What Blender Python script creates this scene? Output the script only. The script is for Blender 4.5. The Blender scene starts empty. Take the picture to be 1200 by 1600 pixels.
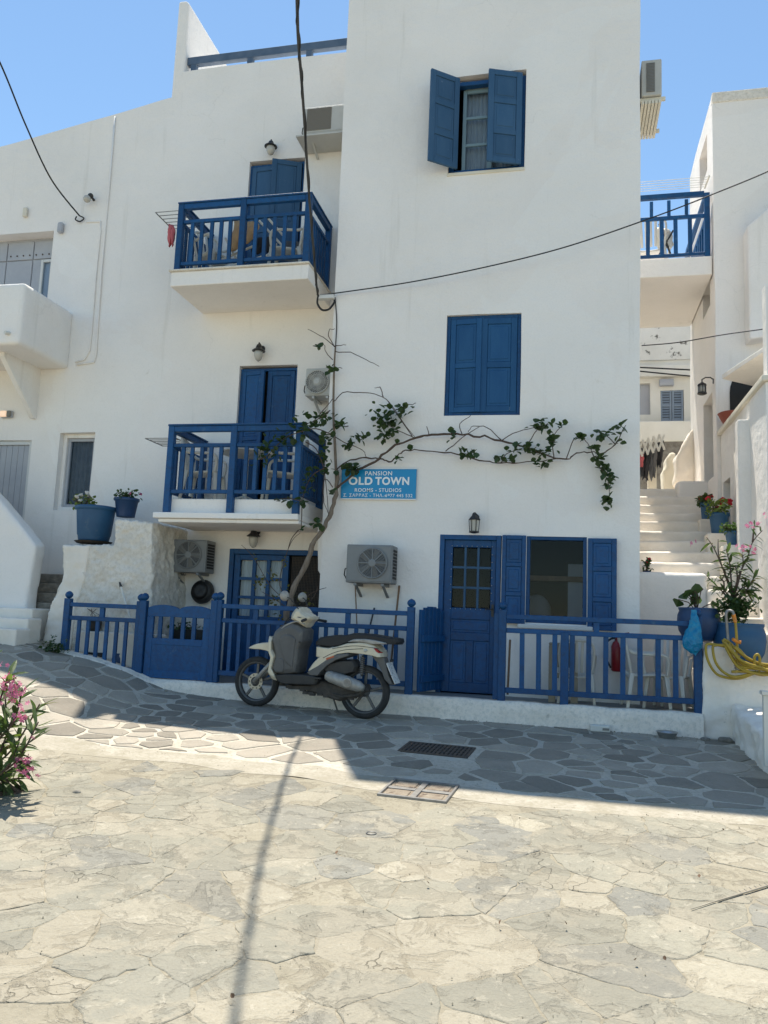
import bpy, math, random
from mathutils import Vector, Matrix, noise
random.seed(7)
R = math.radians
S = bpy.context.scene
COL = S.collection

# ------------------------------------------------------------------ camera
F_PX, YAW, VPX, VPY = 1250.0, R(13.0), 1000.0, -8900.0
_dx, _dy = VPX-600, 800-VPY
PITCH = math.atan(F_PX/math.hypot(_dx, _dy)); ROLL = math.atan2(_dx, _dy)
CF = Vector((-math.sin(YAW)*math.cos(PITCH), math.cos(YAW)*math.cos(PITCH), math.sin(PITCH)))
_r0 = Vector((math.cos(YAW), math.sin(YAW), 0)); _u0 = _r0.cross(CF)
CR = math.cos(ROLL)*_r0+math.sin(ROLL)*_u0; CU = math.cos(ROLL)*_u0-math.sin(ROLL)*_r0
cam = bpy.data.cameras.new('camera'); cam.sensor_fit = 'VERTICAL'; cam.sensor_height = 36; cam.lens = 36*F_PX/1600
cam.clip_end = 2000; cam.clip_start = .05
camo = bpy.data.objects.new('camera', cam); COL.objects.link(camo)
camo.matrix_world = Matrix(((CR.x, CU.x, -CF.x, 0), (CR.y, CU.y, -CF.y, 0), (CR.z, CU.z, -CF.z, 0), (0, 0, 0, 1)))
S.camera = camo

# ------------------------------------------------------------------ light
SUN = Vector((-.124, .30, 1)).normalized()
w = bpy.data.worlds.new('World'); S.world = w; w.use_nodes = True
nt = w.node_tree; bg = nt.nodes['Background']
sky = nt.nodes.new('ShaderNodeTexSky'); sky.sky_type = 'NISHITA'; sky.sun_disc = False
sky.sun_elevation = math.asin(SUN.z); sky.sun_rotation = math.atan2(SUN.x, SUN.y)
sky.altitude = 20; sky.air_density = 1.0; sky.dust_density = .05; sky.ozone_density = 2.0
tint = nt.nodes.new('ShaderNodeMix'); tint.data_type = 'RGBA'; tint.blend_type = 'MULTIPLY'; tint.inputs[0].default_value = 1; tint.inputs[7].default_value = (.93, 1.0, .95, 1)
nt.links.new(sky.outputs[0], tint.inputs[6]); nt.links.new(tint.outputs[2], bg.inputs[0]); bg.inputs[1].default_value = .12
sl = bpy.data.lights.new('sun', 'SUN'); sl.energy = 4.4; sl.angle = R(.53); sl.color = (1, .94, .83)
so = bpy.data.objects.new('sun', sl); COL.objects.link(so); so.rotation_euler = (SUN).to_track_quat('Z', 'Y').to_euler()
vs = S.view_settings; vs.view_transform = 'Standard'; vs.look = 'None'; vs.gamma = 1; vs.exposure = .80
S.render.engine = 'CYCLES'; S.cycles.max_bounces = 8; S.cycles.diffuse_bounces = 5

# ------------------------------------------------------------------ reading positions off the place: a picture point on a wall plane
def ray(px, py): return CF+CR*((px-600)/F_PX)+CU*((800-py)/F_PX)
def at(px, py, Y=None, X=None, Z=None):
    d = ray(px, py)
    if Y is not None: return d*(Y/d.y)
    if X is not None: return d*(X/d.x)
    return d*(Z/d.z)
YT, YL, YB, YF = 10.0, 10.7, 9.7, 9.35          # tower front, wing front, balcony fronts, fence line
TX0, TX1 = -3.13, .857                          # tower left and right edges
FLOOR = -.915                                   # terrace floor

# ------------------------------------------------------------------ materials
MATS = {}
def pm(name, c, rough=.6, c2=None, ns=3., bump=0., bs=30., metal=0., rnd=0., spec=.5, stretch=None, c3=None, c3s=.6, c3lo=.62, c3hi=.72, coat=0., trans=None, fine=None):
    m = bpy.data.materials.new(name); m.use_nodes = True; n = m.node_tree.nodes; l = m.node_tree.links
    b = n['Principled BSDF']; b.inputs['Roughness'].default_value = rough; b.inputs['Metallic'].default_value = metal
    b.inputs['Specular IOR Level'].default_value = spec
    if coat: b.inputs['Coat Weight'].default_value = coat; b.inputs['Coat Roughness'].default_value = .15
    g = n.new('ShaderNodeNewGeometry'); pos = g.outputs['Position']
    if stretch:
        mp = n.new('ShaderNodeMapping'); mp.inputs['Scale'].default_value = stretch; l.new(pos, mp.inputs[0]); spos = mp.outputs[0]
    else: spos = pos
    def nz(sc, det=5, rg=.6, p=spos):
        t = n.new('ShaderNodeTexNoise'); t.inputs['Scale'].default_value = sc; t.inputs['Detail'].default_value = det; t.inputs['Roughness'].default_value = rg
        l.new(p, t.inputs['Vector']); return t
    def mix(f, a, bcol):
        x = n.new('ShaderNodeMix'); x.data_type = 'RGBA'
        if hasattr(f, 'links'): l.new(f, x.inputs[0])
        else: x.inputs[0].default_value = f
        for s, v in ((x.inputs[6], a), (x.inputs[7], bcol)):
            if hasattr(v, 'links'): l.new(v, s)
            else: s.default_value = (*v, 1)
        return x.outputs[2]
    def mr(f, lo, hi):
        x = n.new('ShaderNodeMapRange'); x.inputs[1].default_value = lo; x.inputs[2].default_value = hi; l.new(f, x.inputs[0]); return x.outputs[0]
    col = c
    if c2: col = mix(mr(nz(ns).outputs[0], .35, .68), c, c2)
    if fine: col = mix(mr(nz(fine[1], 3, .7, pos).outputs[0], .45, .75), col, fine[0])
    if c3: col = mix(mr(nz(c3s, 8, .7, pos).outputs[0], c3lo, c3hi), col, c3)
    if rnd:
        oi = n.new('ShaderNodeObjectInfo'); hs = n.new('ShaderNodeHueSaturation')
        hs.inputs['Value'].default_value = 1
        x = n.new('ShaderNodeMapRange'); x.inputs[3].default_value = 1-rnd; x.inputs[4].default_value = 1+rnd; l.new(oi.outputs['Random'], x.inputs[0]); l.new(x.outputs[0], hs.inputs['Value'])
        if hasattr(col, 'links'): l.new(col, hs.inputs['Color'])
        else: hs.inputs['Color'].default_value = (*col, 1)
        col = hs.outputs[0]
    if hasattr(col, 'links'): l.new(col, b.inputs['Base Color'])
    else: b.inputs['Base Color'].default_value = (*col, 1)
    if bump:
        bp = n.new('ShaderNodeBump'); bp.inputs['Strength'].default_value = bump; bp.inputs['Distance'].default_value = .02
        l.new(nz(bs, 8, .65, pos).outputs[0], bp.inputs['Height']); l.new(bp.outputs[0], b.inputs['Normal'])
    if trans:
        tl = n.new('ShaderNodeBsdfTranslucent'); tl.inputs[0].default_value = (*trans, 1)
        ad = n.new('ShaderNodeMixShader'); ad.inputs[0].default_value = .3
        l.new(b.outputs[0], ad.inputs[1]); l.new(tl.outputs[0], ad.inputs[2]); l.new(ad.outputs[0], n['Material Output'].inputs[0])
    MATS[name] = m
    return m
def glass(name, tint=(.9, .95, 1), refl=1.0):
    m = bpy.data.materials.new(name); m.use_nodes = True; n = m.node_tree.nodes; l = m.node_tree.links
    n.remove(n['Principled BSDF']); t = n.new('ShaderNodeBsdfTransparent'); t.inputs[0].default_value = (*tint, 1)
    g = n.new('ShaderNodeBsdfGlossy'); g.inputs['Roughness'].default_value = .02
    f = n.new('ShaderNodeFresnel'); f.inputs[0].default_value = 1.2; mx = n.new('ShaderNodeMixShader')
    l.new(f.outputs[0], mx.inputs[0]); l.new(t.outputs[0], mx.inputs[1]); l.new(g.outputs[0], mx.inputs[2]); l.new(mx.outputs[0], n['Material Output'].inputs[0])
    MATS[name] = m; return m
def plaster(name, a, b):
    m = bpy.data.materials.new(name); m.use_nodes = True; n = m.node_tree.nodes; l = m.node_tree.links; bs = n['Principled BSDF']
    bs.inputs['Roughness'].default_value = .93; bs.inputs['Specular IOR Level'].default_value = .12
    pos = n.new('ShaderNodeNewGeometry').outputs['Position']
    def mp(sc):
        x = n.new('ShaderNodeMapping'); x.inputs['Scale'].default_value = sc; l.new(pos, x.inputs[0]); return x.outputs[0]
    def nz(sc, det=6, rg=.6, dist=0., p=pos):
        t = n.new('ShaderNodeTexNoise'); t.inputs['Scale'].default_value = sc; t.inputs['Detail'].default_value = det; t.inputs['Roughness'].default_value = rg; t.inputs['Distortion'].default_value = dist; l.new(p, t.inputs['Vector']); return t.outputs[0]
    def mr(f, lo, hi, a_=0., b_=1.):
        x = n.new('ShaderNodeMapRange'); x.inputs[1].default_value = lo; x.inputs[2].default_value = hi; x.inputs[3].default_value = a_; x.inputs[4].default_value = b_; l.new(f, x.inputs[0]); return x.outputs[0]
    def mth(op, p, q):
        x = n.new('ShaderNodeMath'); x.operation = op
        for k, v in enumerate((p, q)):
            if hasattr(v, 'links'): l.new(v, x.inputs[k])
            else: x.inputs[k].default_value = v
        return x.outputs[0]
    def mix(f, p, q):
        x = n.new('ShaderNodeMix'); x.data_type = 'RGBA'; l.new(f, x.inputs[0])
        for sk, v in ((x.inputs[6], p), (x.inputs[7], q)):
            if hasattr(v, 'links'): l.new(v, sk)
            else: sk.default_value = (*v, 1)
        return x.outputs[2]
    col = mix(mr(nz(.8, 5), .35, .68), a, b)
    col = mix(mr(nz(.42, 4, .5, .8), .565, .572, 0, .35), col, (.86, .84, .80))          # repainted patches
    col = mix(mr(nz(1., 7, .65, .2, mp((4.5, 4.5, .28))), .60, .78, 0, .55), col, (.60, .565, .50))   # rain streaks
    col = mix(mr(nz(2.4, 8, .72, .4), .66, .74, 0, .45), col, (.56, .52, .44))             # grime
    col = mix(mr(nz(45., 3), .5, .75, 0, .18), col, (.62, .60, .55))
    v = n.new('ShaderNodeTexVoronoi'); v.feature = 'DISTANCE_TO_EDGE'; v.inputs['Scale'].default_value = .55
    wn = n.new('ShaderNodeTexNoise'); wn.inputs['Scale'].default_value = 2.6; wn.inputs['Detail'].default_value = 8; l.new(pos, wn.inputs['Vector'])
    vm = n.new('ShaderNodeVectorMath'); vm.operation = 'MULTIPLY_ADD'; l.new(wn.outputs['Color'], vm.inputs[0]); vm.inputs[1].default_value = (.5, .5, .5); l.new(pos, vm.inputs[2]); l.new(vm.outputs[0], v.inputs['Vector'])
    ck = mth('MULTIPLY', mr(v.outputs['Distance'], .0008, .0035, 1, 0), mr(nz(.6, 3), .55, .60))
    col = mix(mth('MULTIPLY', ck, .12), col, (.42, .39, .34))
    l.new(col, bs.inputs['Base Color'])
    h = mth('ADD', mth('MULTIPLY', nz(2.2, 5, .55), 1.6), mth('ADD', mth('MULTIPLY', nz(9., 6, .6), .55), mth('MULTIPLY', nz(55., 4, .6), .10)))
    h = mth('SUBTRACT', h, mth('MULTIPLY', ck, .08))
    bp = n.new('ShaderNodeBump'); bp.inputs['Strength'].default_value = .8; bp.inputs['Distance'].default_value = .02; l.new(h, bp.inputs['Height']); l.new(bp.outputs[0], bs.inputs['Normal'])
    MATS[name] = m
plaster('plaster', (.86, .815, .765), (.80, .76, .71))
pm('whitewash', (.86, .79, .70), .95, (.75, .685, .59), 2.5, .5, 16., spec=.1, c3=(.42, .39, .34), c3s=3.2, c3lo=.66, c3hi=.74)
pm('kerb_wash', (.88, .78, .66), .95, (.78, .69, .575), 3.5, .8, 18., spec=.1, c3=(.42, .375, .305), c3s=4.2, c3lo=.63, c3hi=.72, fine=((.62, .57, .485), 26))
pm('old_whitewash', (.78, .73, .65), .95, (.66, .61, .53), 3.2, 1., 16., spec=.1, c3=(.42, .365, .29), c3s=3.6, c3lo=.65, c3hi=.74, fine=((.58, .53, .45), 24))
pm('grey_net', (.36, .38, .38), .9, (.28, .30, .30), 8., stretch=(6, 6, .5))
pm('dim_grey', (.13, .125, .115), .9)  # even dim grey for the added lump behind the pane
pm('cream', (.74, .69, .58), .93, (.66, .61, .50), 1.2, .3, 12., spec=.1)
pm('blue', (.004, .060, .178), .5, (.007, .074, .20), 6., .22, 50., spec=.35, stretch=(1, 1, .25), c3=(.045, .11, .20), c3s=7, c3lo=.62, c3hi=.74, rnd=.16, fine=((.012, .045, .12), 20))
pm('faded_blue', (.030, .088, .172), .6, (.045, .108, .195), 5., .15, 50., spec=.3, stretch=(1, 1, .3), c3=(.16, .22, .30), c3s=11, c3lo=.67, c3hi=.71, rnd=.1)
pm('worn_blue', (.010, .070, .180), .6, (.018, .09, .205), 5., .2, 50., spec=.3, stretch=(1, 1, .3), c3=(.22, .28, .34), c3s=9, c3lo=.68, c3hi=.71, rnd=.12)
pm('grey_blue', (.06, .10, .16), .6, (.10, .14, .2), 5., .15, 40.)
pm('pale_frame', (.20, .30, .34), .5)
pm('grey_paint', (.36, .37, .40), .6, (.42, .43, .45), 3., .1, 30.)
pm('light_grey', (.62, .62, .60), .6)
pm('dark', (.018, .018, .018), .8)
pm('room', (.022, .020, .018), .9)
pm('curtain', (.55, .53, .48), .9, (.42, .41, .38), 8., stretch=(6, 6, .5))
pm('air_grey', (.20, .21, .21), .55, (.17, .175, .175), 4., .05, 60.)
pm('air_white', (.50, .49, .45), .5, (.44, .43, .39), 3.)
pm('grille_tan', (.20, .185, .16), .6)
pm('black_metal', (.015, .015, .016), .45, (.03, .028, .026), 20.)
pm('steel', (.45, .45, .44), .35, metal=.9)
pm('zinc', (.30, .29, .27), .5, (.2, .19, .18), 12., metal=.7)
pm('iron', (.07, .062, .055), .7, (.12, .085, .06), 9., .3, 40., metal=.3)
pm('slate', (.335, .29, .232), .85, (.26, .232, .187), 3.5, .5, 22., rnd=.3, spec=.2, c3=(.40, .37, .30), c3s=2.6, c3lo=.58, c3hi=.74, fine=((.34, .31, .255), 40))
pm('bed', (.57, .515, .42), .93, (.46, .41, .33), 2.6, .7, 18., spec=.15, c3=(.50, .475, .41), c3s=1.6, c3lo=.55, c3hi=.68, fine=((.33, .30, .24), 30))
pm('band', (.45, .41, .335), .95, (.37, .33, .26), 2.5, .6, 20., spec=.1, c3=(.33, .295, .225), c3s=3.4, c3lo=.50, c3hi=.62, fine=((.30, .27, .205), 30))
def flag(name, a, b, dark, rnd=.1, crack=True):
    """split natural flagstone: flaking layers, grain and hair cracks"""
    m = bpy.data.materials.new(name); m.use_nodes = True; n = m.node_tree.nodes; l = m.node_tree.links; bs = n['Principled BSDF']
    bs.inputs['Roughness'].default_value = .92; bs.inputs['Specular IOR Level'].default_value = .12
    pos = n.new('ShaderNodeNewGeometry').outputs['Position']
    def nz(sc, det=6, rg=.6, dist=0., p=pos):
        t = n.new('ShaderNodeTexNoise'); t.inputs['Scale'].default_value = sc; t.inputs['Detail'].default_value = det; t.inputs['Roughness'].default_value = rg; t.inputs['Distortion'].default_value = dist; l.new(p, t.inputs['Vector']); return t.outputs[0]
    def mr(f, lo, hi, a_=0., b_=1.):
        x = n.new('ShaderNodeMapRange'); x.inputs[1].default_value = lo; x.inputs[2].default_value = hi; x.inputs[3].default_value = a_; x.inputs[4].default_value = b_; l.new(f, x.inputs[0]); return x.outputs[0]
    def mth(op, a_, b_):
        x = n.new('ShaderNodeMath'); x.operation = op
        for k, v in enumerate((a_, b_)):
            if hasattr(v, 'links'): l.new(v, x.inputs[k])
            else: x.inputs[k].default_value = v
        return x.outputs[0]
    def mix(f, p, q):
        x = n.new('ShaderNodeMix'); x.data_type = 'RGBA'; l.new(f, x.inputs[0])
        for sk, v in ((x.inputs[6], p), (x.inputs[7], q)):
            if hasattr(v, 'links'): l.new(v, sk)
            else: sk.default_value = (*v, 1)
        return x.outputs[2]
    big = nz(1.1, 5, .55, .4); flake = nz(4.5, 6, .68, .9); flake2 = nz(11., 5, .7, .6); grain = nz(70., 3, .7); mid = nz(2.3, 5, .62, .3)
    col = mix(mr(big, .36, .66), a, b)
    col = mix(mr(mid, .50, .55, 0, .8), col, (.345, .31, .24))
    col = mix(mr(flake, .53, .57, 0, .42), col, dark)
    col = mix(mr(flake2, .60, .63, 0, .5), col, (.45, .41, .325))
    col = mix(mr(nz(16., 5, .72, .3), .57, .66, 0, .55), col, dark)
    col = mix(mr(grain, .45, .70, 0, .45), col, dark); col = mix(mr(nz(.55, 4, .6, .5), .52, .66, 0, .5), col, tuple(.82*x for x in b))
    hgt = mth('ADD', mth('MULTIPLY', mr(flake, .53, .59), -.28), mth('ADD', mth('MULTIPLY', flake2, 1.1), mth('ADD', mth('MULTIPLY', grain, .28), mth('MULTIPLY', mid, .9))))
    if crack:
        v = n.new('ShaderNodeTexVoronoi'); v.feature = 'DISTANCE_TO_EDGE'; v.inputs['Scale'].default_value = 2.1
        wn = n.new('ShaderNodeTexNoise'); wn.inputs['Scale'].default_value = 5.; wn.inputs['Detail'].default_value = 6; l.new(pos, wn.inputs['Vector'])
        vm = n.new('ShaderNodeVectorMath'); vm.operation = 'MULTIPLY_ADD'; l.new(wn.outputs['Color'], vm.inputs[0]); vm.inputs[1].default_value = (.35, .35, .35); l.new(pos, vm.inputs[2]); l.new(vm.outputs[0], v.inputs['Vector'])
        ck = mth('MULTIPLY', mr(v.outputs['Distance'], .002, .010, 1, 0), mr(nz(1.7, 3), .54, .62))
        col = mix(mth('MULTIPLY', ck, .55), col, tuple(.6*x for x in dark)); hgt = mth('SUBTRACT', hgt, mth('MULTIPLY', ck, .4))
    if rnd:
        oi = n.new('ShaderNodeObjectInfo'); hs = n.new('ShaderNodeHueSaturation'); l.new(mr(oi.outputs['Random'], 0, 1, 1-rnd, 1+rnd), hs.inputs['Value']); l.new(col, hs.inputs['Color']); col = hs.outputs[0]
    l.new(col, bs.inputs['Base Color'])
    bp = n.new('ShaderNodeBump'); bp.inputs['Strength'].default_value = 1.; bp.inputs['Distance'].default_value = .015; l.new(hgt, bp.inputs['Height']); l.new(bp.outputs[0], bs.inputs['Normal'])
    MATS[name] = m
flag('stone', (.315, .292, .228), (.278, .262, .212), (.225, .205, .16), .075)
flag('blue_stone', (.245, .237, .205), (.285, .265, .215), (.195, .182, .15), .07)
flag('pale_stone', (.395, .36, .28), (.345, .31, .24), (.26, .225, .165), .06)
flag('mortar', (.345, .31, .235), (.30, .268, .20), (.22, .19, .14), 0, False)
pm('earth', (.36, .31, .24), .95, (.28, .24, .18), 1., .4, 10.)
pm('rock', (.16, .14, .115), .95, (.28, .26, .22), 9., .9, 14.)
pm('rust', (.21, .16, .115), .9, (.32, .27, .20), 14., .8, 30., metal=.0, c3=(.12, .08, .055), c3s=9., c3lo=.52, c3hi=.6)
pm('terrace', (.24, .24, .23), .7, (.17, .175, .17), 3., .3, 20.)
pm('sign_blue', (.0, .23, .48), .35, (.0, .25, .5), 2.)
pm('ink', (.80, .82, .82), .5)
pm('bark', (.17, .125, .09), .9, (.25, .20, .15), 14., .7, 40., stretch=(3, 3, .6))
pm('twig', (.085, .055, .04), .85)
pm('leaf', (.028, .060, .018), .5, (.05, .085, .025), 30., rnd=.25, trans=(.08, .16, .03))
pm('dry_leaf', (.16, .13, .03), .6, (.10, .12, .03), 20., rnd=.25, trans=(.2, .2, .04))
pm('oleander_leaf', (.052, .085, .026), .45, (.085, .12, .04), 20., rnd=.35, trans=(.12, .2, .04))
pm('bright_leaf', (.10, .16, .03), .5, (.16, .2, .04), 20., rnd=.3, trans=(.22, .32, .05))
pm('pink', (.62, .12, .26), .6, (.70, .26, .40), 40., rnd=.2, trans=(.8, .2, .4))
pm('red_flower', (.55, .02, .04), .6, rnd=.2, trans=(.7, .05, .05))
pm('white_flower', (.75, .72, .68), .6, trans=(.7, .7, .6))
pm('pot_blue', (.014, .075, .165), .5, (.02, .092, .19), 5., .08, 40., c3=(.06, .12, .18), c3s=4., c3lo=.62, c3hi=.75)
pm('dark_pot', (.012, .045, .12), .5, (.02, .06, .15), 5., .1, 30., c3=(.12, .16, .2), c3s=12., c3lo=.70, c3hi=.73)
pm('soil', (.05, .035, .022), .95, bump=.8, bs=60)
pm('terracotta', (.30, .075, .045), .7, (.24, .06, .04), 5.)
pm('rubber_cable', (.012, .012, .013), .6)
pm('grey_cable', (.05, .05, .05), .7)
pm('hose', (.38, .265, .025), .5, (.30, .20, .02), 9.)
pm('orange', (.65, .22, .02), .4)
pm('bag', (.005, .21, .42), .3, (.02, .34, .55), 14., trans=(.03, .45, .75))
pm('plastic_white', (.66, .64, .58), .4, (.60, .58, .52), 4.)
pm('plastic_tan', (.34, .29, .215), .5, (.30, .255, .19), 5.)
pm('red_paint', (.25, .012, .018), .35)
pm('cream_paint', (.64, .565, .42), .25, (.57, .495, .36), 8., coat=.5, c3=(.36, .31, .22), c3s=9., c3lo=.64, c3hi=.78)
pm('grey_plastic', (.115, .112, .105), .55, (.085, .083, .08), 5., .1, 60., c3=(.19, .18, .16), c3s=6., c3lo=.58, c3hi=.74)
pm('black_plastic', (.02, .02, .02), .55, (.035, .033, .03), 8.)
pm('seat', (.012, .012, .013), .6, bump=.2, bs=120)
pm('rubber', (.018, .018, .018), .85, (.04, .037, .033), 9., .3, 60.)
pm('alloy', (.12, .12, .118), .45, (.09, .09, .088), 12., metal=.5)
pm('silver', (.40, .385, .35), .52, (.27, .245, .21), 14., metal=.35)
pm('engine', (.05, .046, .042), .75, (.10, .085, .07), 14., .5, 40., metal=.3)
pm('disc', (.45, .41, .33), .4, metal=.5)
pm('tail_red', (.35, .015, .012), .25)
pm('amber', (.5, .10, .03), .3)
pm('plate', (.62, .62, .60), .4, c3=(.1, .1, .1), c3s=45., c3lo=.56, c3hi=.58)
pm('wood', (.16, .09, .05), .7, (.22, .13, .07), 8., stretch=(1, 1, .2))
pm('towel', (.50, .33, .18), .9, (.42, .27, .15), 8.)
pm('dark_cloth', (.018, .018, .022), .9, (.03, .03, .035), 8.)
pm('grey_cloth', (.09, .09, .095), .9, (.13, .13, .13), 8.)
pm('pink_cloth', (.50, .12, .13), .9)
pm('lamp_glass', (.45, .43, .38), .25)
pm('shutter_grey', (.20, .25, .31), .6, (.24, .29, .35), 4.)
pm('far_wall', (.76, .73, .66), .95, (.66, .63, .55), 1.2, .3, 8., c3=(.42, .39, .34), c3s=2., c3lo=.70, c3hi=.76)
pm('flaking', (.74, .72, .66), .95, (.64, .62, .56), 2., .4, 8., c3=(.14, .13, .11), c3s=2.8, c3lo=.58, c3hi=.62)
glass('glass')
def warm_bulb():
    m = bpy.data.materials.new('lit_bulb'); m.use_nodes = True; b = m.node_tree.nodes['Principled BSDF']
    b.inputs['Base Color'].default_value = (.7, .6, .5, 1); b.inputs['Emission Color'].default_value = (1, .62, .38, 1); b.inputs['Emission Strength'].default_value = .35
    MATS['lit_bulb'] = m
warm_bulb()

# ------------------------------------------------------------------ mesh helpers
class MB:
    def __init__(s): s.v = []; s.f = []
    def add(s, vs, fs):
        o = len(s.v); s.v += [Vector(p) for p in vs]; s.f += [tuple(i+o for i in f) for f in fs]; return s
    def box(s, x0, x1, y0, y1, z0, z1):
        return s.add([(x0, y0, z0), (x1, y0, z0), (x1, y1, z0), (x0, y1, z0), (x0, y0, z1), (x1, y0, z1), (x1, y1, z1), (x0, y1, z1)],
                     [(0, 3, 2, 1), (4, 5, 6, 7), (0, 1, 5, 4), (1, 2, 6, 5), (2, 3, 7, 6), (3, 0, 4, 7)])
    def bar(s, a, b, wd, ht, up=(0, 0, 1)):
        a, b = Vector(a), Vector(b); d = (b-a).normalized(); u = Vector(up); sd = d.cross(u)
        if sd.length < 1e-4: sd = d.cross(Vector((0, 1, 0)))
        sd.normalize(); u = sd.cross(d).normalized(); sd *= wd/2; u *= ht/2
        return s.add([a-sd-u, a+sd-u, a+sd+u, a-sd+u, b-sd-u, b+sd-u, b+sd+u, b-sd+u],
                     [(0, 1, 2, 3), (7, 6, 5, 4), (0, 4, 5, 1), (1, 5, 6, 2), (2, 6, 7, 3), (3, 7, 4, 0)])
    def tube(s, pts, r, n=8, cap=True, closed=False):
        pts = [Vector(p) for p in pts]; m = len(pts); rs = r if isinstance(r, (list, tuple)) else [r]*m
        if len(rs) != m: rs = [interp([(k/(len(rs)-1), v) for k, v in enumerate(rs)], i/(m-1)) for i in range(m)]
        vs = []; prev = None
        for i, p in enumerate(pts):
            if closed: d = pts[(i+1) % m]-pts[i-1]
            else: d = pts[min(i+1, m-1)]-pts[max(i-1, 0)]
            d.normalize()
            if prev is None: a = d.orthogonal().normalized()
            else:
                a = prev-d*prev.dot(d)
                a = a.normalized() if a.length > 1e-6 else d.orthogonal().normalized()
            prev = a; b = d.cross(a)
            vs += [p+(a*math.cos(2*math.pi*k/n)+b*math.sin(2*math.pi*k/n))*rs[i] for k in range(n)]
        fs = []
        for i in range(m if closed else m-1):
            j = (i+1) % m
            for k in range(n): fs.append((i*n+k, i*n+(k+1) % n, j*n+(k+1) % n, j*n+k))
        if cap and not closed: fs += [tuple(range(n))[::-1], tuple(range((m-1)*n, m*n))]
        return s.add(vs, fs)
    def lathe(s, prof, c=(0, 0, 0), axis=(0, 0, 1), n=24, cap=True):
        c = Vector(c); ax = Vector(axis).normalized(); a = ax.orthogonal().normalized(); b = ax.cross(a); vs = []; fs = []
        for r, h in prof: vs += [c+ax*h+(a*math.cos(2*math.pi*k/n)+b*math.sin(2*math.pi*k/n))*max(r, 1e-4) for k in range(n)]
        for i in range(len(prof)-1):
            for k in range(n): fs.append((i*n+k, i*n+(k+1) % n, (i+1)*n+(k+1) % n, (i+1)*n+k))
        if cap: fs += [tuple(range(n))[::-1], tuple(range((len(prof)-1)*n, len(prof)*n))]
        return s.add(vs, fs)
    def prism(s, pts, ext):
        pts = [Vector(p) for p in pts]; e = Vector(ext); n = len(pts)
        return s.add(pts+[p+e for p in pts], [tuple(range(n))[::-1], tuple(range(n, 2*n))]+[(i, (i+1) % n, (i+1) % n+n, i+n) for i in range(n)])
    def ball(s, c, r, n=10, sc=(1, 1, 1)):
        c = Vector(c); vs = []; fs = []; m = n//2+1
        for i in range(m+1):
            t = math.pi*i/m
            for k in range(n):
                f = 2*math.pi*k/n; vs.append(c+Vector((math.sin(t)*math.cos(f)*sc[0], math.sin(t)*math.sin(f)*sc[1], math.cos(t)*sc[2]))*r)
        for i in range(m):
            for k in range(n): fs.append((i*n+k, (i+1)*n+k, (i+1)*n+(k+1) % n, i*n+(k+1) % n))
        return s.add(vs, fs)
    def mesh(s, name, mat, smooth=False):
        m = bpy.data.meshes.new(name); m.from_pydata([tuple(v) for v in s.v], [], s.f); m.validate()
        import bmesh
        b = bmesh.new(); b.from_mesh(m); bmesh.ops.recalc_face_normals(b, faces=b.faces); b.to_mesh(m); b.free()
        m.materials.append(MATS[mat])
        if smooth:
            for p in m.polygons: p.use_smooth = True
        return m
    def build(s, name, mat, parent=None, smooth=False, bevel=0., seg=2):
        o = bpy.data.objects.new(name, s.mesh(name, mat, smooth)); link(o, parent)
        if bevel: bev(o, bevel, seg)
        return o
def world_inv(p):
    m = Matrix.Identity(4)
    while p is not None: m = Matrix.Translation(p.location) @ m; p = p.parent
    return m
def link(o, parent=None):
    COL.objects.link(o)
    if parent is not None:
        o.parent = parent
        if parent.type == 'EMPTY': o.matrix_parent_inverse = Matrix.Translation(-parent.location)
def bev(o, wd, seg=2, ang=35):
    m = o.modifiers.new('bevel', 'BEVEL'); m.width = wd; m.segments = seg; m.limit_method = 'ANGLE'; m.angle_limit = R(ang); m.harden_normals = False
    return o
_tex = {}
def rough(o, voxel, strength, size, fine=None):
    m = o.modifiers.new('remesh', 'REMESH'); m.mode = 'VOXEL'; m.voxel_size = voxel; m.use_smooth_shade = True
    sm = o.modifiers.new('smooth', 'SMOOTH'); sm.iterations = 3; sm.factor = .5
    if size not in _tex:
        t = bpy.data.textures.new('clouds', 'CLOUDS'); t.noise_scale = size; t.noise_depth = 3; _tex[size] = t
    d = o.modifiers.new('displace', 'DISPLACE'); d.texture = _tex[size]; d.strength = strength; d.mid_level = .5; d.texture_coords = 'GLOBAL'
    if fine:
        k = ('f', fine[1])
        if k not in _tex:
            t = bpy.data.textures.new('clouds', 'CLOUDS'); t.noise_scale = fine[1]; t.noise_depth = 2; _tex[k] = t
        d = o.modifiers.new('displace', 'DISPLACE'); d.texture = _tex[k]; d.strength = fine[0]; d.mid_level = .5; d.texture_coords = 'GLOBAL'
    return o
def tag(o, label, cat, group=None):
    o['label'] = label; o['category'] = cat
    if group: o['group'] = group
    return o
def thing(name, label, cat, loc, group=None):
    o = bpy.data.objects.new(name, None); o.location = loc; COL.objects.link(o); return tag(o, label, cat, group)
def struct(o): o['kind'] = 'structure'; return o
def stuff(o): o['kind'] = 'stuff'; return o
def inst(mesh, name, parent, loc, rot=(0, 0, 0), sc=(1, 1, 1), bevel=0.):
    o = bpy.data.objects.new(name, mesh); o.location = loc; o.rotation_euler = rot; o.scale = sc; link(o, parent)
    if bevel: bev(o, bevel, 1)
    return o
def lerp(a, b, t): return a+(b-a)*t
def interp(tab, x):
    if x <= tab[0][0]: return tab[0][1]
    for (a, va), (b, vb) in zip(tab, tab[1:]):
        if x <= b: return lerp(va, vb, (x-a)/(b-a))
    return tab[-1][1]
def sstep(a, b, x): t = min(1, max(0, (x-a)/(b-a))); return t*t*(3-2*t)
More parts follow.
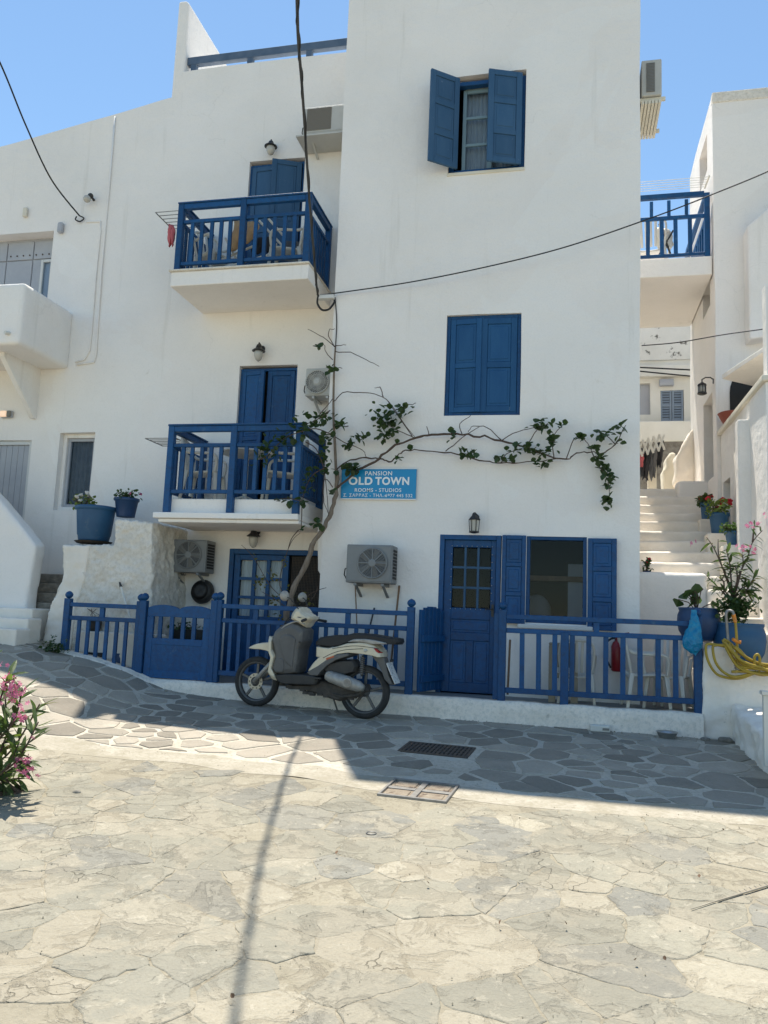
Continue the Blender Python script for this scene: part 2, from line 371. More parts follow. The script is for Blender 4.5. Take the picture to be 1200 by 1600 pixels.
def wob(p, a=.008, sc=.9):
    v = noise.noise_vector(Vector(p)*sc); return Vector(p)+v*a

# ------------------------------------------------------------------ ground
TAB = [(-40, -.2), (-12, -.36), (-8, -.47), (-6.7, -.56), (-6.4, -.64), (-5.9, -.71), (-5.37, -.83), (-5.0, -.96), (-4.76, -1.03), (-4.3, -1.07), (-3.6, -1.104), (-2, -1.132), (1.45, -1.155), (4, -1.19), (40, -1.3)]
def g(x, y):
    base = -1.135+.062*(min(y, 12)-9.3) if y > -6 else -1.135+.062*(-15.3)
    return base+(interp(TAB, x)+1.135)*sstep(5.2, 9.3, y)
def gp(px, py):
    z = -1.2; p = None
    for _ in range(30):
        p = at(px, py, Z=z)
        z = .5*z+.5*g(p.x, min(p.y, 9.3))
    return Vector((p.x, p.y, g(p.x, p.y)))
KERB_Y = 9.27
def ground_sheet():
    xs = [-400, -150, -60, -30, -18, -12, -9, -7.6]+[-6.9+.25*i for i in range(40)]+[3.4, 4, 5, 7, 10, 16, 30, 60, 150, 400]
    ys = [-400, -150, -60, -25, -12, -6, -3, -1, 0, 1]+[1.5+.25*i for i in range(31)]+[KERB_Y+.03, KERB_Y+.06, 9.6, 10, 11, 12, 15, 20, 30, 60, 150, 400]
    mb = MB(); vs = []; fs = []
    for y in ys:
        for x in xs:
            z = g(x, y)-.012
            if y > KERB_Y+.04 and -6.45 < x < 12: z = -1.6
            if y < -6: z = g(x, -6)-.012
            vs.append((x, y, z))
    nx = len(xs)
    for j in range(len(ys)-1):
        for i in range(nx-1): fs.append((j*nx+i, j*nx+i+1, (j+1)*nx+i+1, (j+1)*nx+i))
    mb.add(vs, fs)
    return struct(mb.build('ground', 'mortar', smooth=True))
ground = ground_sheet()
# the line where the two pavings meet
EDGE = sorted([(p.x, p.y) for p in (gp(*q) for q in ((0, 1160), (60, 1168), (120, 1180), (300, 1196), (530, 1226), (720, 1251), (950, 1274), (1200, 1292)))])
EDGE = [(-9, EDGE[0][1]+1.2)]+EDGE+[(4, EDGE[-1][1]-.3)]
def edge_y(x): return interp(EDGE, x)
def strip(name, mat, f0, f1, x0, x1, dz, nx=90, ny=10, parent=None):
    vs = []; fs = []
    for j in range(ny+1):
        for i in range(nx+1):
            x = lerp(x0, x1, i/nx); y = lerp(f0(x), f1(x), j/ny); vs.append((x, y, g(x, y)+dz))
    for j in range(ny):
        for i in range(nx): a = j*(nx+1)+i; fs.append((a, a+1, a+nx+2, a+nx+1))
    return MB().add(vs, fs).build(name, mat, parent, smooth=True)
def wav(x, k, a): return a*noise.noise(Vector((x*1.7, k, 0)))
upper = struct(strip('upper_paving', 'bed', lambda x: edge_y(x)+.30, lambda x: KERB_Y+.02, -9, 1.95, 0, 80, 24))
band = struct(strip('painted_band', 'band', lambda x: edge_y(x)+wav(x, 3, .10), lambda x: edge_y(x)+.36+wav(x, 9, .22), -9, 1.75, .005, 160, 4))
lower = struct(strip('lower_paving', 'mortar', lambda x: 1.0, lambda x: edge_y(x)+.03, -7, 3.2, .0035, 90, 60))

def voronoi(seeds, bounds):
    cells = []
    for i, s in enumerate(seeds):
        poly = [(bounds[0], bounds[2]), (bounds[1], bounds[2]), (bounds[1], bounds[3]), (bounds[0], bounds[3])]
        near = sorted((t for k, t in enumerate(seeds) if k != i), key=lambda t: (t[0]-s[0])**2+(t[1]-s[1])**2)[:22]
        for t in near:
            mx, my = (s[0]+t[0])/2, (s[1]+t[1])/2; dx, dy = t[0]-s[0], t[1]-s[1]; out = []
            for a, b in zip(poly, poly[1:]+poly[:1]):
                da = (a[0]-mx)*dx+(a[1]-my)*dy; db = (b[0]-mx)*dx+(b[1]-my)*dy
                if da <= 0: out.append(a)
                if da*db < 0: u = da/(da-db); out.append((a[0]+(b[0]-a[0])*u, a[1]+(b[1]-a[1])*u))
            poly = out
            if len(poly) < 3: break
        if len(poly) >= 3: cells.append(poly)
    return cells
def scatter(x0, x1, y0, y1, rmin, n, rng, var=.5, ok=None):
    pts = []
    for _ in range(n*40):
        p = (rng.uniform(x0, x1), rng.uniform(y0, y1))
        if ok and not ok(*p): continue
        r = rmin*max(.62, min(1.7, 1+var*noise.noise(Vector((p[0]*1.4, p[1]*1.4, 5)))*2))
        if all((p[0]-q[0])**2+(p[1]-q[1])**2 > r*r for q in pts): pts.append(p)
        if len(pts) >= n: break
    return pts
def inset(poly, d):
    n = len(poly); area = sum(a[0]*b[1]-b[0]*a[1] for a, b in zip(poly, poly[1:]+poly[:1]))
    if area < 0: poly = poly[::-1]
    res = poly
    for a, b in zip(poly, poly[1:]+poly[:1]):
        ex, ey = b[0]-a[0], b[1]-a[1]; L = math.hypot(ex, ey)
        if L < 1e-6: continue
        nx, ny = -ey/L, ex/L; ox, oy = a[0]+nx*d, a[1]+ny*d; out = []
        for p, q in zip(res, res[1:]+res[:1]):
            dp = (p[0]-ox)*nx+(p[1]-oy)*ny; dq = (q[0]-ox)*nx+(q[1]-oy)*ny
            if dp >= 0: out.append(p)
            if dp*dq < 0: u = dp/(dp-dq); out.append((p[0]+(q[0]-p[0])*u, p[1]+(q[1]-p[1])*u))
        res = out
        if len(res) < 3: return None
    return res
def densify(poly, step, jit, rng):
    out = []
    for a, b in zip(poly, poly[1:]+poly[:1]):
        L = math.hypot(b[0]-a[0], b[1]-a[1]); n = max(1, int(L/step))
        for k in range(n):
            u = (k+(.0 if k else .12))/n
            x, y = a[0]+(b[0]-a[0])*u, a[1]+(b[1]-a[1])*u
            out.append((x+rng.uniform(-jit, jit), y+rng.uniform(-jit, jit)))
    return out
def chaikin(poly):
    out = []
    for a, b in zip(poly, poly[1:]+poly[:1]): out += [(a[0]*.8+b[0]*.2, a[1]*.8+b[1]*.2), (a[0]*.2+b[0]*.8, a[1]*.2+b[1]*.8)]
    return out
def stone(poly, mat, h, parent, rng, tilt=.0, lip=.006, drop=.03):
    n = len(poly); cx = sum(p[0] for p in poly)/n; cy = sum(p[1] for p in poly)/n
    tx, ty = rng.gauss(0, tilt), rng.gauss(0, tilt)
    top = []; mid = []; bot = []
    for x, y in poly:
        z = g(x, y)+h+(x-cx)*tx+(y-cy)*ty; L = math.hypot(x-cx, y-cy)+1e-6; k = max(0, 1-lip*1.6/L)
        top.append((cx+(x-cx)*k, cy+(y-cy)*k, z)); mid.append((x, y, z-lip)); bot.append((x, y, g(x, y)-drop))
    mb = MB(); mb.add(top+mid+bot, [tuple(range(n))]+[(i, n+i, n+(i+1) % n, (i+1) % n) for i in range(n)]+[(n+i, 2*n+i, 2*n+(i+1) % n, n+(i+1) % n) for i in range(n)])
    return mb.build('flagstone', mat, parent)
def hole_ok(x, y):
    for hx, hy, rx, ry in HOLES:
        if abs(x-hx) < rx and abs(y-hy) < ry: return False
    return True
_d1 = gp(683, 1172); _d2 = gp(655, 1237)
HOLES = [(_d1.x, _d1.y, .36, .30), (_d2.x, _d2.y, .36, .32)]
def pave():
    rng = random.Random(3); n_up = n_lo = 0
    # slate flags with wide whitewashed joints
    pts = [(x*1.25, y) for x, y in scatter(-8.2/1.25, 1.85/1.25, 5.4, 9.25, .25, 330, rng, .5, lambda x, y: y > edge_y(x*1.25)+.2)]
    for poly in voronoi(pts, (-8.4, 1.80, 5.2, KERB_Y-.02)):
        cx = sum(p[0] for p in poly)/len(poly); cy = sum(p[1] for p in poly)/len(poly)
        if not hole_ok(cx, cy): continue
        poly = [(x, max(y, edge_y(x)+.38)) for x, y in poly]
        for hx, hy, rx, ry in HOLES[:1]:
            poly = [((hx+rx*(1 if x > hx else -1), y) if abs(x-hx) < rx and abs(y-hy) < ry and abs(x-hx)/rx > abs(y-hy)/ry else (x, hy+ry*(1 if y > hy else -1)) if abs(x-hx) < rx and abs(y-hy) < ry else (x, y)) for x, y in poly]
        q = inset(poly, rng.choice((.010, .014, .02, .026, .034, .042)))
        if not q or len(q) < 3: continue
        a = abs(sum(p[0]*r[1]-r[0]*p[1] for p, r in zip(q, q[1:]+q[:1])))/2
        if a < .012: continue
        if any((p[0]-_d2.x)**2 < .13 and (p[1]-_d2.y)**2 < .11 for p in q): continue
        q = densify(q, .10, .010, rng)
        stone(q, 'slate', .006+rng.uniform(0, .004), upper, rng, .002, .004); n_up += 1
    # worn flags with tight joints in the foreground
    pts = [(x*1.2, y) for x, y in scatter(-5.6/1.2, 2.6/1.2, 1.9, 7.2, .27, 900, rng, .75, lambda x, y: y < edge_y(x*1.2)-.06)]
    for poly in voronoi(pts, (-5.8, 2.7, 1.8, 7.5)):
        poly = [(x, min(y, edge_y(x)+.02)) for x, y in poly]
        q = inset(poly, rng.choice((.001, .002, .003, .004, .005, .008)))
        if not q or len(q) < 3: continue
        a = abs(sum(p[0]*r[1]-r[0]*p[1] for p, r in zip(q, q[1:]+q[:1])))/2
        if a < .012: continue
        cx = sum(p[0] for p in q)/len(q); cy = sum(p[1] for p in q)/len(q)
        d = ray(0, 0)
        v = Vector((cx, cy, g(cx, cy))); zc = v.dot(CF)
        if zc < .5: continue
        sx = 600+F_PX*v.dot(CR)/zc; sy = 800-F_PX*v.dot(CU)/zc
        if sx < -140 or sx > 1340 or sy > 1780: continue
        if any((p[0]-_d2.x)**2 < .12 and (p[1]-_d2.y)**2 < .09 for p in q): continue
        q = densify(q, .045, .011, rng)
        r = rng.random(); mat = 'stone' if r < .70 else 'blue_stone' if r < .82 else 'pale_stone'
        if rng.random() < .08: continue
        stone(q, mat, .0055+abs(rng.gauss(0, .0022)), lower, rng, .003, .003); n_lo += 1
    print('stones', n_up, n_lo)
pave()

# terrace floor and its whitewashed kerb
struct(MB().box(-6.35, 1.47, KERB_Y+.1, YL+.2, -1.5, FLOOR).build('terrace_floor', 'terrace'))
def kerb():
    mb = MB(); xs = [-6.45+.045*i for i in range(180)]; xs = [x for x in xs if x < 1.44]+[1.44]
    vs = []; fs = []
    for x in xs:
        zt = max(FLOOR+.012, g(x, KERB_Y)+.035)+.012*noise.noise(Vector((x*3, 0, 0)))+.006*noise.noise(Vector((x*11, 3, 0))); y0 = KERB_Y-.02+.02*noise.noise(Vector((x*2, 7, 0)))+.010*noise.noise(Vector((x*9, 2, 0)))
        nz_ = lambda k: .014*noise.noise(Vector((x*7, k, 1)))
        zg = g(x, KERB_Y); vs += [(x, y0-.035, zg-.05), (x, y0-.012+nz_(1), zg+.03), (x, y0+nz_(2), lerp(zg, zt, .5)), (x, y0+.010+nz_(3), zt-.03), (x, y0+.04, zt), (x, KERB_Y+.17, zt), (x, KERB_Y+.17, -1.3)]
    for i in range(len(xs)-1):
        for k in range(6): a = i*7+k; fs.append((a, a+7, a+8, a+1))
    mb.add(vs, fs); return struct(mb.build('kerb', 'kerb_wash', smooth=True))
kerb()

# ------------------------------------------------------------------ walls with openings
def facade(name, mat, parent, x0, x1, z0, z1, Y, back, holes, rd=.22, step=.3, top=None, amp=.008, side=True):
    xs = {x0, x1}; zs = {z0, z1}
    for h in holes: xs |= {h[0], h[1]}; zs |= {h[2], h[3]}
    def fill(st):
        st = sorted(st); out = []
        for a, b in zip(st, st[1:]):
            n = max(1, int((b-a)/step)); out += [a+(b-a)*k/n for k in range(n)]
        return out+[st[-1]]
    xs = fill(xs); zs = fill(zs); mb = MB(); vs = []; fs = []
    def Z(x, z):
        if top and z > 6.3: return 6.3+(z-6.3)*(top(x)-6.3)/(z1-6.3)
        return z
    e = .03
    for z in zs:
        for x in xs:
            zz = Z(x, z); p = wob((x, Y, zz), amp)
            vs.append(p)
    nx = len(xs)
    for j in range(len(zs)-1):
        for i in range(nx-1):
            mx, mz = (xs[i]+xs[i+1])/2, (zs[j]+zs[j+1])/2
            if any(h[0] < mx < h[1] and h[2] < mz < h[3] for h in holes): continue
            a = j*nx+i; fs.append((a, a+1, a+nx+1, a+nx))
    mb.add(vs, fs)
    for h in holes:
        r = h[4] if len(h) > 4 else rd
        c = [wob((h[0], Y, h[2]), amp), wob((h[1], Y, h[2]), amp), wob((h[1], Y, h[3]), amp), wob((h[0], Y, h[3]), amp)]
        bk = [Vector((p.x, Y+r, p.z)) for p in c]
        mb.add(c+bk, [(i, (i+1) % 4, 4+(i+1) % 4, 4+i) for i in range(4)])
    if side:
        for x, k in ((x0, 0), (x1, nx-1)):
            cv = [wob((x, Y, Z(x, z)), amp) for z in zs]; n = len(cv)
            mb.add(cv+[Vector((p.x, back, p.z)) for p in cv], [(i, i+1, n+i+1, n+i) for i in range(n-1)])
        cv = [wob((x, Y, Z(x, z1)), amp) for x in xs]; n = len(cv)
        mb.add(cv+[Vector((p.x, back, p.z)) for p in cv], [(i, i+1, n+i+1, n+i) for i in range(n-1)])
        mb.add([(x0, back, z0), (x1, back, z0), (x1, back, Z(x1, z1)), (x0, back, Z(x0, z1))], [(0, 1, 2, 3)])
    import bmesh
    o = mb.build(name, mat, parent)
    b = bmesh.new(); b.from_mesh(o.data); bmesh.ops.remove_doubles(b, verts=b.verts, dist=.0005); bmesh.ops.recalc_face_normals(b, faces=b.faces); b.to_mesh(o.data); b.free()
    return o

def shutter(parent, hinge, w_, h_, ang, mat='blue', panels=2, name='shutter', slats=False, thick=.04):
    """a leaf with stiles, rails and raised panels; hinge = bottom of the hinge edge, the leaf runs along +x before turning"""
    mb = MB(); st = .085*min(1, abs(w_)/.5); sg = 1 if w_ > 0 else -1; W = abs(w_)
    def bx(m, x0, x1, y0, y1, z0, z1): m.box(min(x0*sg, x1*sg), max(x0*sg, x1*sg), y0, y1, z0, z1)
    hs = thick/2
    bx(mb, 0, st, -hs, hs, 0, h_); bx(mb, W-st, W, -hs, hs, 0, h_)
    edges = [i*h_/panels for i in range(panels+1)]
    for i, z in enumerate(edges):
        lo = 0 if i == 0 else z-st/2 if i < panels else h_-st
        hi = st if i == 0 else z+st/2 if i < panels else h_
        bx(mb, st, W-st, -hs+.001, hs-.001, lo, hi)
    o = mb.build(name, mat); o.location = hinge; o.rotation_euler = (0, 0, ang)
    o.parent = parent
    if parent is not None and parent.type == 'EMPTY': o.matrix_parent_inverse = Matrix.Translation(-parent.location)
    bev(o, .004, 1)
    for i in range(panels):
        lo = edges[i]+(st if i == 0 else st/2); hi = edges[i+1]-(st if i == panels-1 else st/2)
        if slats:
            k = max(3, int((hi-lo)/.055))
            for q in range(k):
                z = lo+(q+.5)*(hi-lo)/k
                m2 = MB(); xa, xb = sorted((st*sg, (W-st)*sg)); m2.add([(xa, -hs+.006, z-.026), (xb, -hs+.006, z-.026), (xb, hs-.006, z+.026), (xa, hs-.006, z+.026), (xa, -hs+.012, z-.026), (xb, -hs+.012, z-.026), (xb, hs, z+.026), (xa, hs, z+.026)], [(0, 1, 2, 3), (4, 5, 6, 7), (0, 1, 5, 4), (2, 3, 7, 6)])
                s_ = bpy.data.objects.new('slat', m2.mesh('slat', mat)); COL.objects.link(s_); s_.parent = o
        else:
            m2 = MB(); bx(m2, st, W-st, -hs*.45, hs*.45, lo, hi); gx = .035
            if W-2*st > 3*gx: bx(m2, st+gx, W-st-gx, -hs*.8, hs*.8, lo+gx, hi-gx)
            s_ = bpy.data.objects.new('panel', m2.mesh('panel', mat)); COL.objects.link(s_); s_.parent = o; bev(s_, .006, 1)
    return o

def frame_box(parent, name, mat, x0, x1, z0, z1, y0, y1, t):
    mb = MB(); mb.box(x0, x0+t, y0, y1, z0, z1); mb.box(x1-t, x1, y0, y1, z0, z1); mb.box(x0+t, x1-t, y0+.001, y1-.001, z1-t, z1); mb.box(x0+t, x1-t, y0+.001, y1-.001, z0, z0+t)
    return mb.build(name, mat, parent, bevel=.004, seg=1)

# ================================================================== the tower of the guesthouse
tower = thing('guesthouse_tower', 'tall white plastered tower with blue shuttered windows and blue door', 'building', (-1.1, YT, FLOOR))
def tx(px, py): return at(px, py, Y=YT)
D0, D1 = tx(684, 960).x, tx(781, 960).x; DZ1 = tx(730, 836).z
W0, W1 = tx(822, 900).x, tx(917, 900).x; WZ0, WZ1 = tx(860, 974).z, tx(860, 838).z
M0, M1 = tx(696, 570).x, tx(814, 570).x; MZ0, MZ1 = tx(755, 649).z, tx(755, 491).z
U0, U1 = tx(702, 200).x, tx(820, 200).x; UZ0, UZ1 = tx(760, 267).z, tx(760, 115).z
TTOP = 10.75
facade('wall', 'plaster', tower, TX0, TX1, -1.4, TTOP, YT, 11.35,
       [(D0, D1, FLOOR, DZ1, .2), (W0, W1, WZ0, WZ1, .2), (M0, M1, MZ0, MZ1, .16), (U0, U1, UZ0, UZ1, .22)], amp=.012)
MB().box(TX0+.3, .25, 11.36, 15.0, -1.4, 5.35).build('rear_block', 'plaster', tower)  # unseen block, kept low and narrow so sun reaches the alley steps
# rooms behind the openings
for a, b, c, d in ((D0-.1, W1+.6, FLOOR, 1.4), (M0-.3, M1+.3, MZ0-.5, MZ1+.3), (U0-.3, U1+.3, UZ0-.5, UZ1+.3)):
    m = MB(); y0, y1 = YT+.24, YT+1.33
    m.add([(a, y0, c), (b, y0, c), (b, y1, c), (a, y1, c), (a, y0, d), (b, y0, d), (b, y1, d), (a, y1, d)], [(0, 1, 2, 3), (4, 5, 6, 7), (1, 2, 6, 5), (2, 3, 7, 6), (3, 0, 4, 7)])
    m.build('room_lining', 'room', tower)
# middle window: closed leaves
fr = frame_box(tower, 'window_frame', 'blue', M0, M1, MZ0, MZ1, YT+.035, YT+.12, .05)
mw = (M1-M0-.10)
shutter(tower, (M0+.055, YT+.05, MZ0+.05), mw*.47, MZ1-MZ0-.10, R(-5), 'worn_blue', 2)
shutter(tower, (M1-.055, YT+.05, MZ0+.05), -mw*.525, MZ1-MZ0-.10, R(2), 'worn_blue', 2)
# upper window: leaves ajar
frame_box(tower, 'window_frame', 'blue', U0, U1, UZ0+.01, UZ1-.05, YT+.05, YT+.14, .06)
gx0, gx1 = U0+.16, U1-.1
gf = frame_box(tower, 'casement', 'pale_frame', gx0, gx1, UZ0+.07, UZ1-.11, YT+.15, YT+.19, .05)
gm = MB()
gm.box((gx0+gx1)/2-.03, (gx0+gx1)/2+.03, YT+.152, YT+.186, UZ0+.12, UZ1-.16)
for k in (1, 2):
    z = lerp(UZ0+.09, UZ1-.13, k/3); gm.box(gx0+.05, (gx0+gx1)/2-.03, YT+.153, YT+.185, z-.018, z+.018); gm.box((gx0+gx1)/2+.03, gx1-.05, YT+.153, YT+.185, z-.018, z+.018)
gm.build('glazing_bar', 'pale_frame', tower)
for sd in (0, 1):
    xa, xb = (gx0+.05, (gx0+gx1)/2-.03) if sd == 0 else ((gx0+gx1)/2+.03, gx1-.05)
    for k in range(3):
        za, zb = lerp(UZ0+.09, UZ1-.13, k/3)+.02, lerp(UZ0+.09, UZ1-.13, (k+1)/3)-.02
        MB().box(xa, xb, YT+.168, YT+.172, za, zb).build('pane', 'glass', gf)
cm = MB(); cs = [(gx0+.02+i*(gx1-gx0-.04)/40, YT+.26+.015*math.sin(i*1.9)) for i in range(41)]
cm.add([(x, y, UZ0) for x, y in cs]+[(x, y, UZ1) for x, y in cs], [(i, i+1, 42+i, 41+i) for i in range(40)]); cm.build('curtain', 'grey_net', tower, smooth=True)
shutter(tower, (U0+.125, YT-.03, UZ0+.04), -.44, UZ1-UZ0-.10, R(38), 'faded_blue', 3)
shutter(tower, (U1-.045, YT-.01, UZ0+.04), -.46, UZ1-UZ0-.10, R(20), 'faded_blue', 3)
MB().box(U0-.01, U1+.01, YT-.012, YT+.15, UZ0-.035, UZ0+.008).build('window_sill', 'cream', tower, bevel=.006)
# ground floor window with open leaves and dark glass
frame_box(tower, 'window_frame', 'blue', W0, W1, WZ0, WZ1, YT+.01, YT+.09, .045)
MB().box(W0+.046, W1-.046, YT+.05, YT+.055, WZ0+.046, WZ1-.046).build('pane', 'glass', tower)
MB().box(W0-.09, W1+.07, YT-.07, YT-.004, WZ0-.07, WZ0-.02).build('window_sill', 'light_grey', tower, bevel=.008)
lw = tx(822, 900).x-tx(781, 900).x
shutter(tower, (W0-.005, YT-.03, WZ0-.02), -(lw-.03), WZ1-WZ0+.02, R(3), 'blue', 3)
shutter(tower, (W1+.01, YT-.03, WZ0-.06), tx(962, 900).x-W1, WZ1-WZ0+.04, R(-4), 'blue', 3)
rl = MB(); qx = at(838, 940, Y=YT+.75)
MB().ball((qx.x, YT+.75, WZ0+.12), .2, 14, (1, .7, 1.25)).build('dim_lump', 'dim_grey', tower, smooth=True)  # added lump standing in for a pale reflection in the pane
MB().box(W1-.22, W1-.02, YT+1.2, YT+1.3, FLOOR, WZ1-.25).build('inner_door', 'grey_paint', tower)
MB().box(W0-.4, W1+.3, YT+1.1, YT+1.3, .55, .62).build('shelf', 'wood', tower)
# door
frame_box(tower, 'door_frame', 'blue', D0, D1, FLOOR-.06, DZ1, YT-.012, YT+.1, .06)
dm = MB(); dx0, dx1, dz0, dz1 = D0+.063, D1-.063, FLOOR+.012, DZ1-.063
gz0 = at(730, 950, Y=YT).z; gxa, gxb = dx0+.10, dx1-.06
dm.box(dx0, gxa, YT+.02, YT+.065, dz0, dz1); dm.box(gxb, dx1, YT+.02, YT+.065, dz0, dz1)
dm.box(gxa, gxb, YT+.021, YT+.064, dz1-.09, dz1); dm.box(gxa, gxb, YT+.021, YT+.064, gz0-.14, gz0)
dm.box(gxa, gxb, YT+.021, YT+.064, dz0, dz0+.12); zm = lerp(dz0, gz0, .66); dm.box(gxa, gxb, YT+.021, YT+.064, zm-.05, zm+.05)
xm = (gxa+gxb)/2; dm.box(xm-.045, xm+.045, YT+.0215, YT+.0635, dz0+.12, zm-.05)
door = dm.build('door', 'blue', tower, bevel=.004, seg=1)
for a, b, c, d in ((gxa, xm-.045, dz0+.12, zm-.05), (xm+.045, gxb, dz0+.12, zm-.05), (gxa, gxb, zm+.05, gz0-.14)):
    pmb = MB(); pmb.box(a, b, YT+.035, YT+.05, c, d); pmb.box(a+.03, b-.03, YT+.026, YT+.05, c+.03, d-.03); pmb.build('panel', 'blue', door, bevel=.004, seg=1)
for i in range(3):
    for j in range(3):
        a, b = lerp(gxa, gxb, i/3)+.01, lerp(gxa, gxb, (i+1)/3)-.01; c, d = lerp(gz0, dz1-.09, j/3)+.01, lerp(gz0, dz1-.09, (j+1)/3)-.01
        MB().box(a, b, YT+.04, YT+.044, c, d).build('pane', 'glass', door)
bm_ = MB()
for i in (1, 2):
    a = lerp(gxa, gxb, i/3); bm_.box(a-.013, a+.013, YT+.027, YT+.058, gz0, dz1-.09); c = lerp(gz0, dz1-.09, i/3); bm_.box(gxa, gxb, YT+.028, YT+.057, c-.013, c+.013)
bm_.build('glazing_bar', 'faded_blue', door)
nm = MB()
for i in range(9):
    for z in (gz0-.012, dz1-.075): nm.ball((lerp(gxa-.01, gxb+.01, i/8), YT+.017, z), .007, 6)
    if 0 < i < 8:
        for x in (gxa-.012, gxb+.012): nm.ball((x, YT+.017, lerp(gz0, dz1-.08, i/8)), .007, 6)
stuff(nm.build('stud', 'steel', door))
hd = MB(); hd.box(dx1-.045, dx1-.015, YT+.006, YT+.02, FLOOR+.95, FLOOR+1.1); hd.tube([(dx1-.03, YT+.01, FLOOR+1.04), (dx1-.03, YT-.03, FLOOR+1.04), (dx1-.12, YT-.03, FLOOR+1.04)], .008, 6); hd.build('handle', 'black_metal', door)
# crack line of the plaster corner at the tower foot
cq = at(486, 815, Y=YT+.15)
MB().prism([(TX0+.02, YT+.1, at(490, 815, Y=YT).z), (TX0-.10, YT+.1, at(490, 815, Y=YT).z), (TX0-.06, YT+.1, at(490, 890, Y=YT).z), (TX0+.02, YT+.1, at(490, 905, Y=YT).z)], (0, .3, 0)).build('plaster_patch', 'plaster', tower)

# balcony bridging to the alley, on the tower's right side
def baluster_mesh(h, t=.035, tw=.05, mat='blue'): return MB().box(-tw/2, tw/2, -t/2, t/2, 0, h).mesh('baluster', mat)
def rail_run(parent, a, b, z0, ztop, zmid, zbot, nb, mat='blue', bw=.05, top_h=.075, mid_h=.05, bot_h=.05, inset_=.0):
    """one straight run of railing from a to b (xy): rails as parts, each baluster an object"""
    a = Vector((a[0], a[1], 0)); b = Vector((b[0], b[1], 0)); d = b-a; L = d.length; an = math.atan2(d.y, d.x)
    out = []
    for z, h, tk in ((ztop-top_h/2, top_h, .07), (zmid-mid_h/2, mid_h, .045), (zbot+bot_h/2, bot_h, .045)):
        m = MB(); m.bar(a+Vector((0, 0, z)), b+Vector((0, 0, z)), tk, h); out.append(m.build('rail', mat, parent, bevel=.005, seg=1))
    me = baluster_mesh(zmid-mid_h-zbot-bot_h+.02, .03, bw, mat)
    for k in range(nb):
        p = a+d*((k+1)/(nb+1)); o = inst(me, 'baluster', parent, (p.x+random.uniform(-.004, .004), p.y, zbot+bot_h-.01), (random.uniform(-.006, .006), random.uniform(-.008, .008), an+random.uniform(-.03, .03)))
    return out
def post(parent, x, y, z0, z1, t=.08, mat='blue', cap=False):
    m = MB(); m.box(x-t/2, x+t/2, y-t/2, y+t/2, z0, z1)
    if cap: m.lathe([(.02, 0), (t*.42, .012), (t*.60, .035), (t*.60, .055), (t*.42, .08), (.01, .095)], (x, y, z1), n=12)
    return m.build('post', mat, parent, bevel=.006, seg=1)
RB_Y = 12.5
rz = at(1050, 403, Y=RB_Y).z; rx1 = min(2.135, at(1113, 400, Y=RB_Y).x)
bs = MB().box(TX1-.06, rx1, RB_Y, 14.75, rz-.30, rz).build('balcony', 'plaster', tower, bevel=.012)
for yb in (12.9, 14.3): MB().box(.2, TX1-.05, yb-.1, yb+.1, rz-.28, rz-.03).build('balcony_beam', 'plaster', tower)  # unseen beams, added so the shortened slab lets sun onto the steps
ztop = rz+1.06
for x in (TX1+.09, rx1-.06): post(bs, x, RB_Y+.06, rz, ztop)
rail_run(bs, (TX1+.13, RB_Y+.06), (rx1-.10, RB_Y+.06), rz, ztop+.03, rz+.72, rz+.04, 4, bw=.06, mid_h=.06)
for k in range(3):
    x = lerp(TX1+.13, rx1-.1, (k+1)/4); inst(baluster_mesh(.27, .03, .05), 'baluster', bs, (x, RB_Y+.06, rz+.71))
rail_run(bs, (rx1-.06, RB_Y+.10), (rx1-.06, 14.6), rz, ztop+.028, rz+.72, rz+.04, 9, bw=.05)
post(bs, rx1-.06, 14.64, rz, ztop)

# ================================================================== the wing with balconies
wing = thing('guesthouse_wing', 'white plastered wing with two blue railed balconies left of the tower', 'building', (-4.6, YL, FLOOR))
def lx(px, py): return at(px, py, Y=YL)
WX0 = -6.06
e3 = [lx(387, 300).x, lx(473, 300).x, lx(430, 250).z]
e2 = [lx(372, 620).x, lx(462, 620).x, lx(415, 571).z]
e1 = [lx(354, 940).x, lx(500, 940).x, lx(405, 858).z]
B3Z = at(268, 423, Y=YB).z; B2Z = at(258, 778, Y=YB).z
facade('wall', 'plaster', wing, WX0, TX0+.3, -1.4, 8.47, YL, 16.5,
       [(e3[0], e3[1], B3Z, e3[2], .16), (e2[0], e2[1], B2Z, e2[2], .16), (e1[0], TX0-.1, FLOOR, e1[2], .14)], amp=.012)
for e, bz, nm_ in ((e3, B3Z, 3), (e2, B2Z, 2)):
    MB().box(e[0]-.05, e[1]+.05, YL+.20, YL+.23, bz-.05, e[2]+.05).build('dark_backing', 'dark', wing)  # black sheet in place of the unlit room behind the leaves
    frame_box(wing, 'door_frame', 'blue', e[0], e[1], bz-.1, e[2]-.03, YL+.05, YL+.14, .04)
    hw = (e[1]-e[0]-.09)/2; hh = e[2]-bz-.10
    if nm_ == 3:
        shutter(wing, (e[0]+.045, YL+.05, bz+.02), hw+.03, hh, R(-4), 'faded_blue', 2, name='door_leaf')
        shutter(wing, (e[1]-.045, YL+.03, bz+.02), -(hw+.05), hh+.01, R(24), 'faded_blue', 2, name='door_leaf')
    else:
        shutter(wing, (e[0]+.045, YL+.05, bz+.02), hw-.03, hh, R(-12), 'blue', 2, name='door_leaf')
        shutter(wing, (e[1]-.045, YL+.06, bz+.02), -(hw+.01), hh, R(2), 'blue', 2, name='door_leaf')
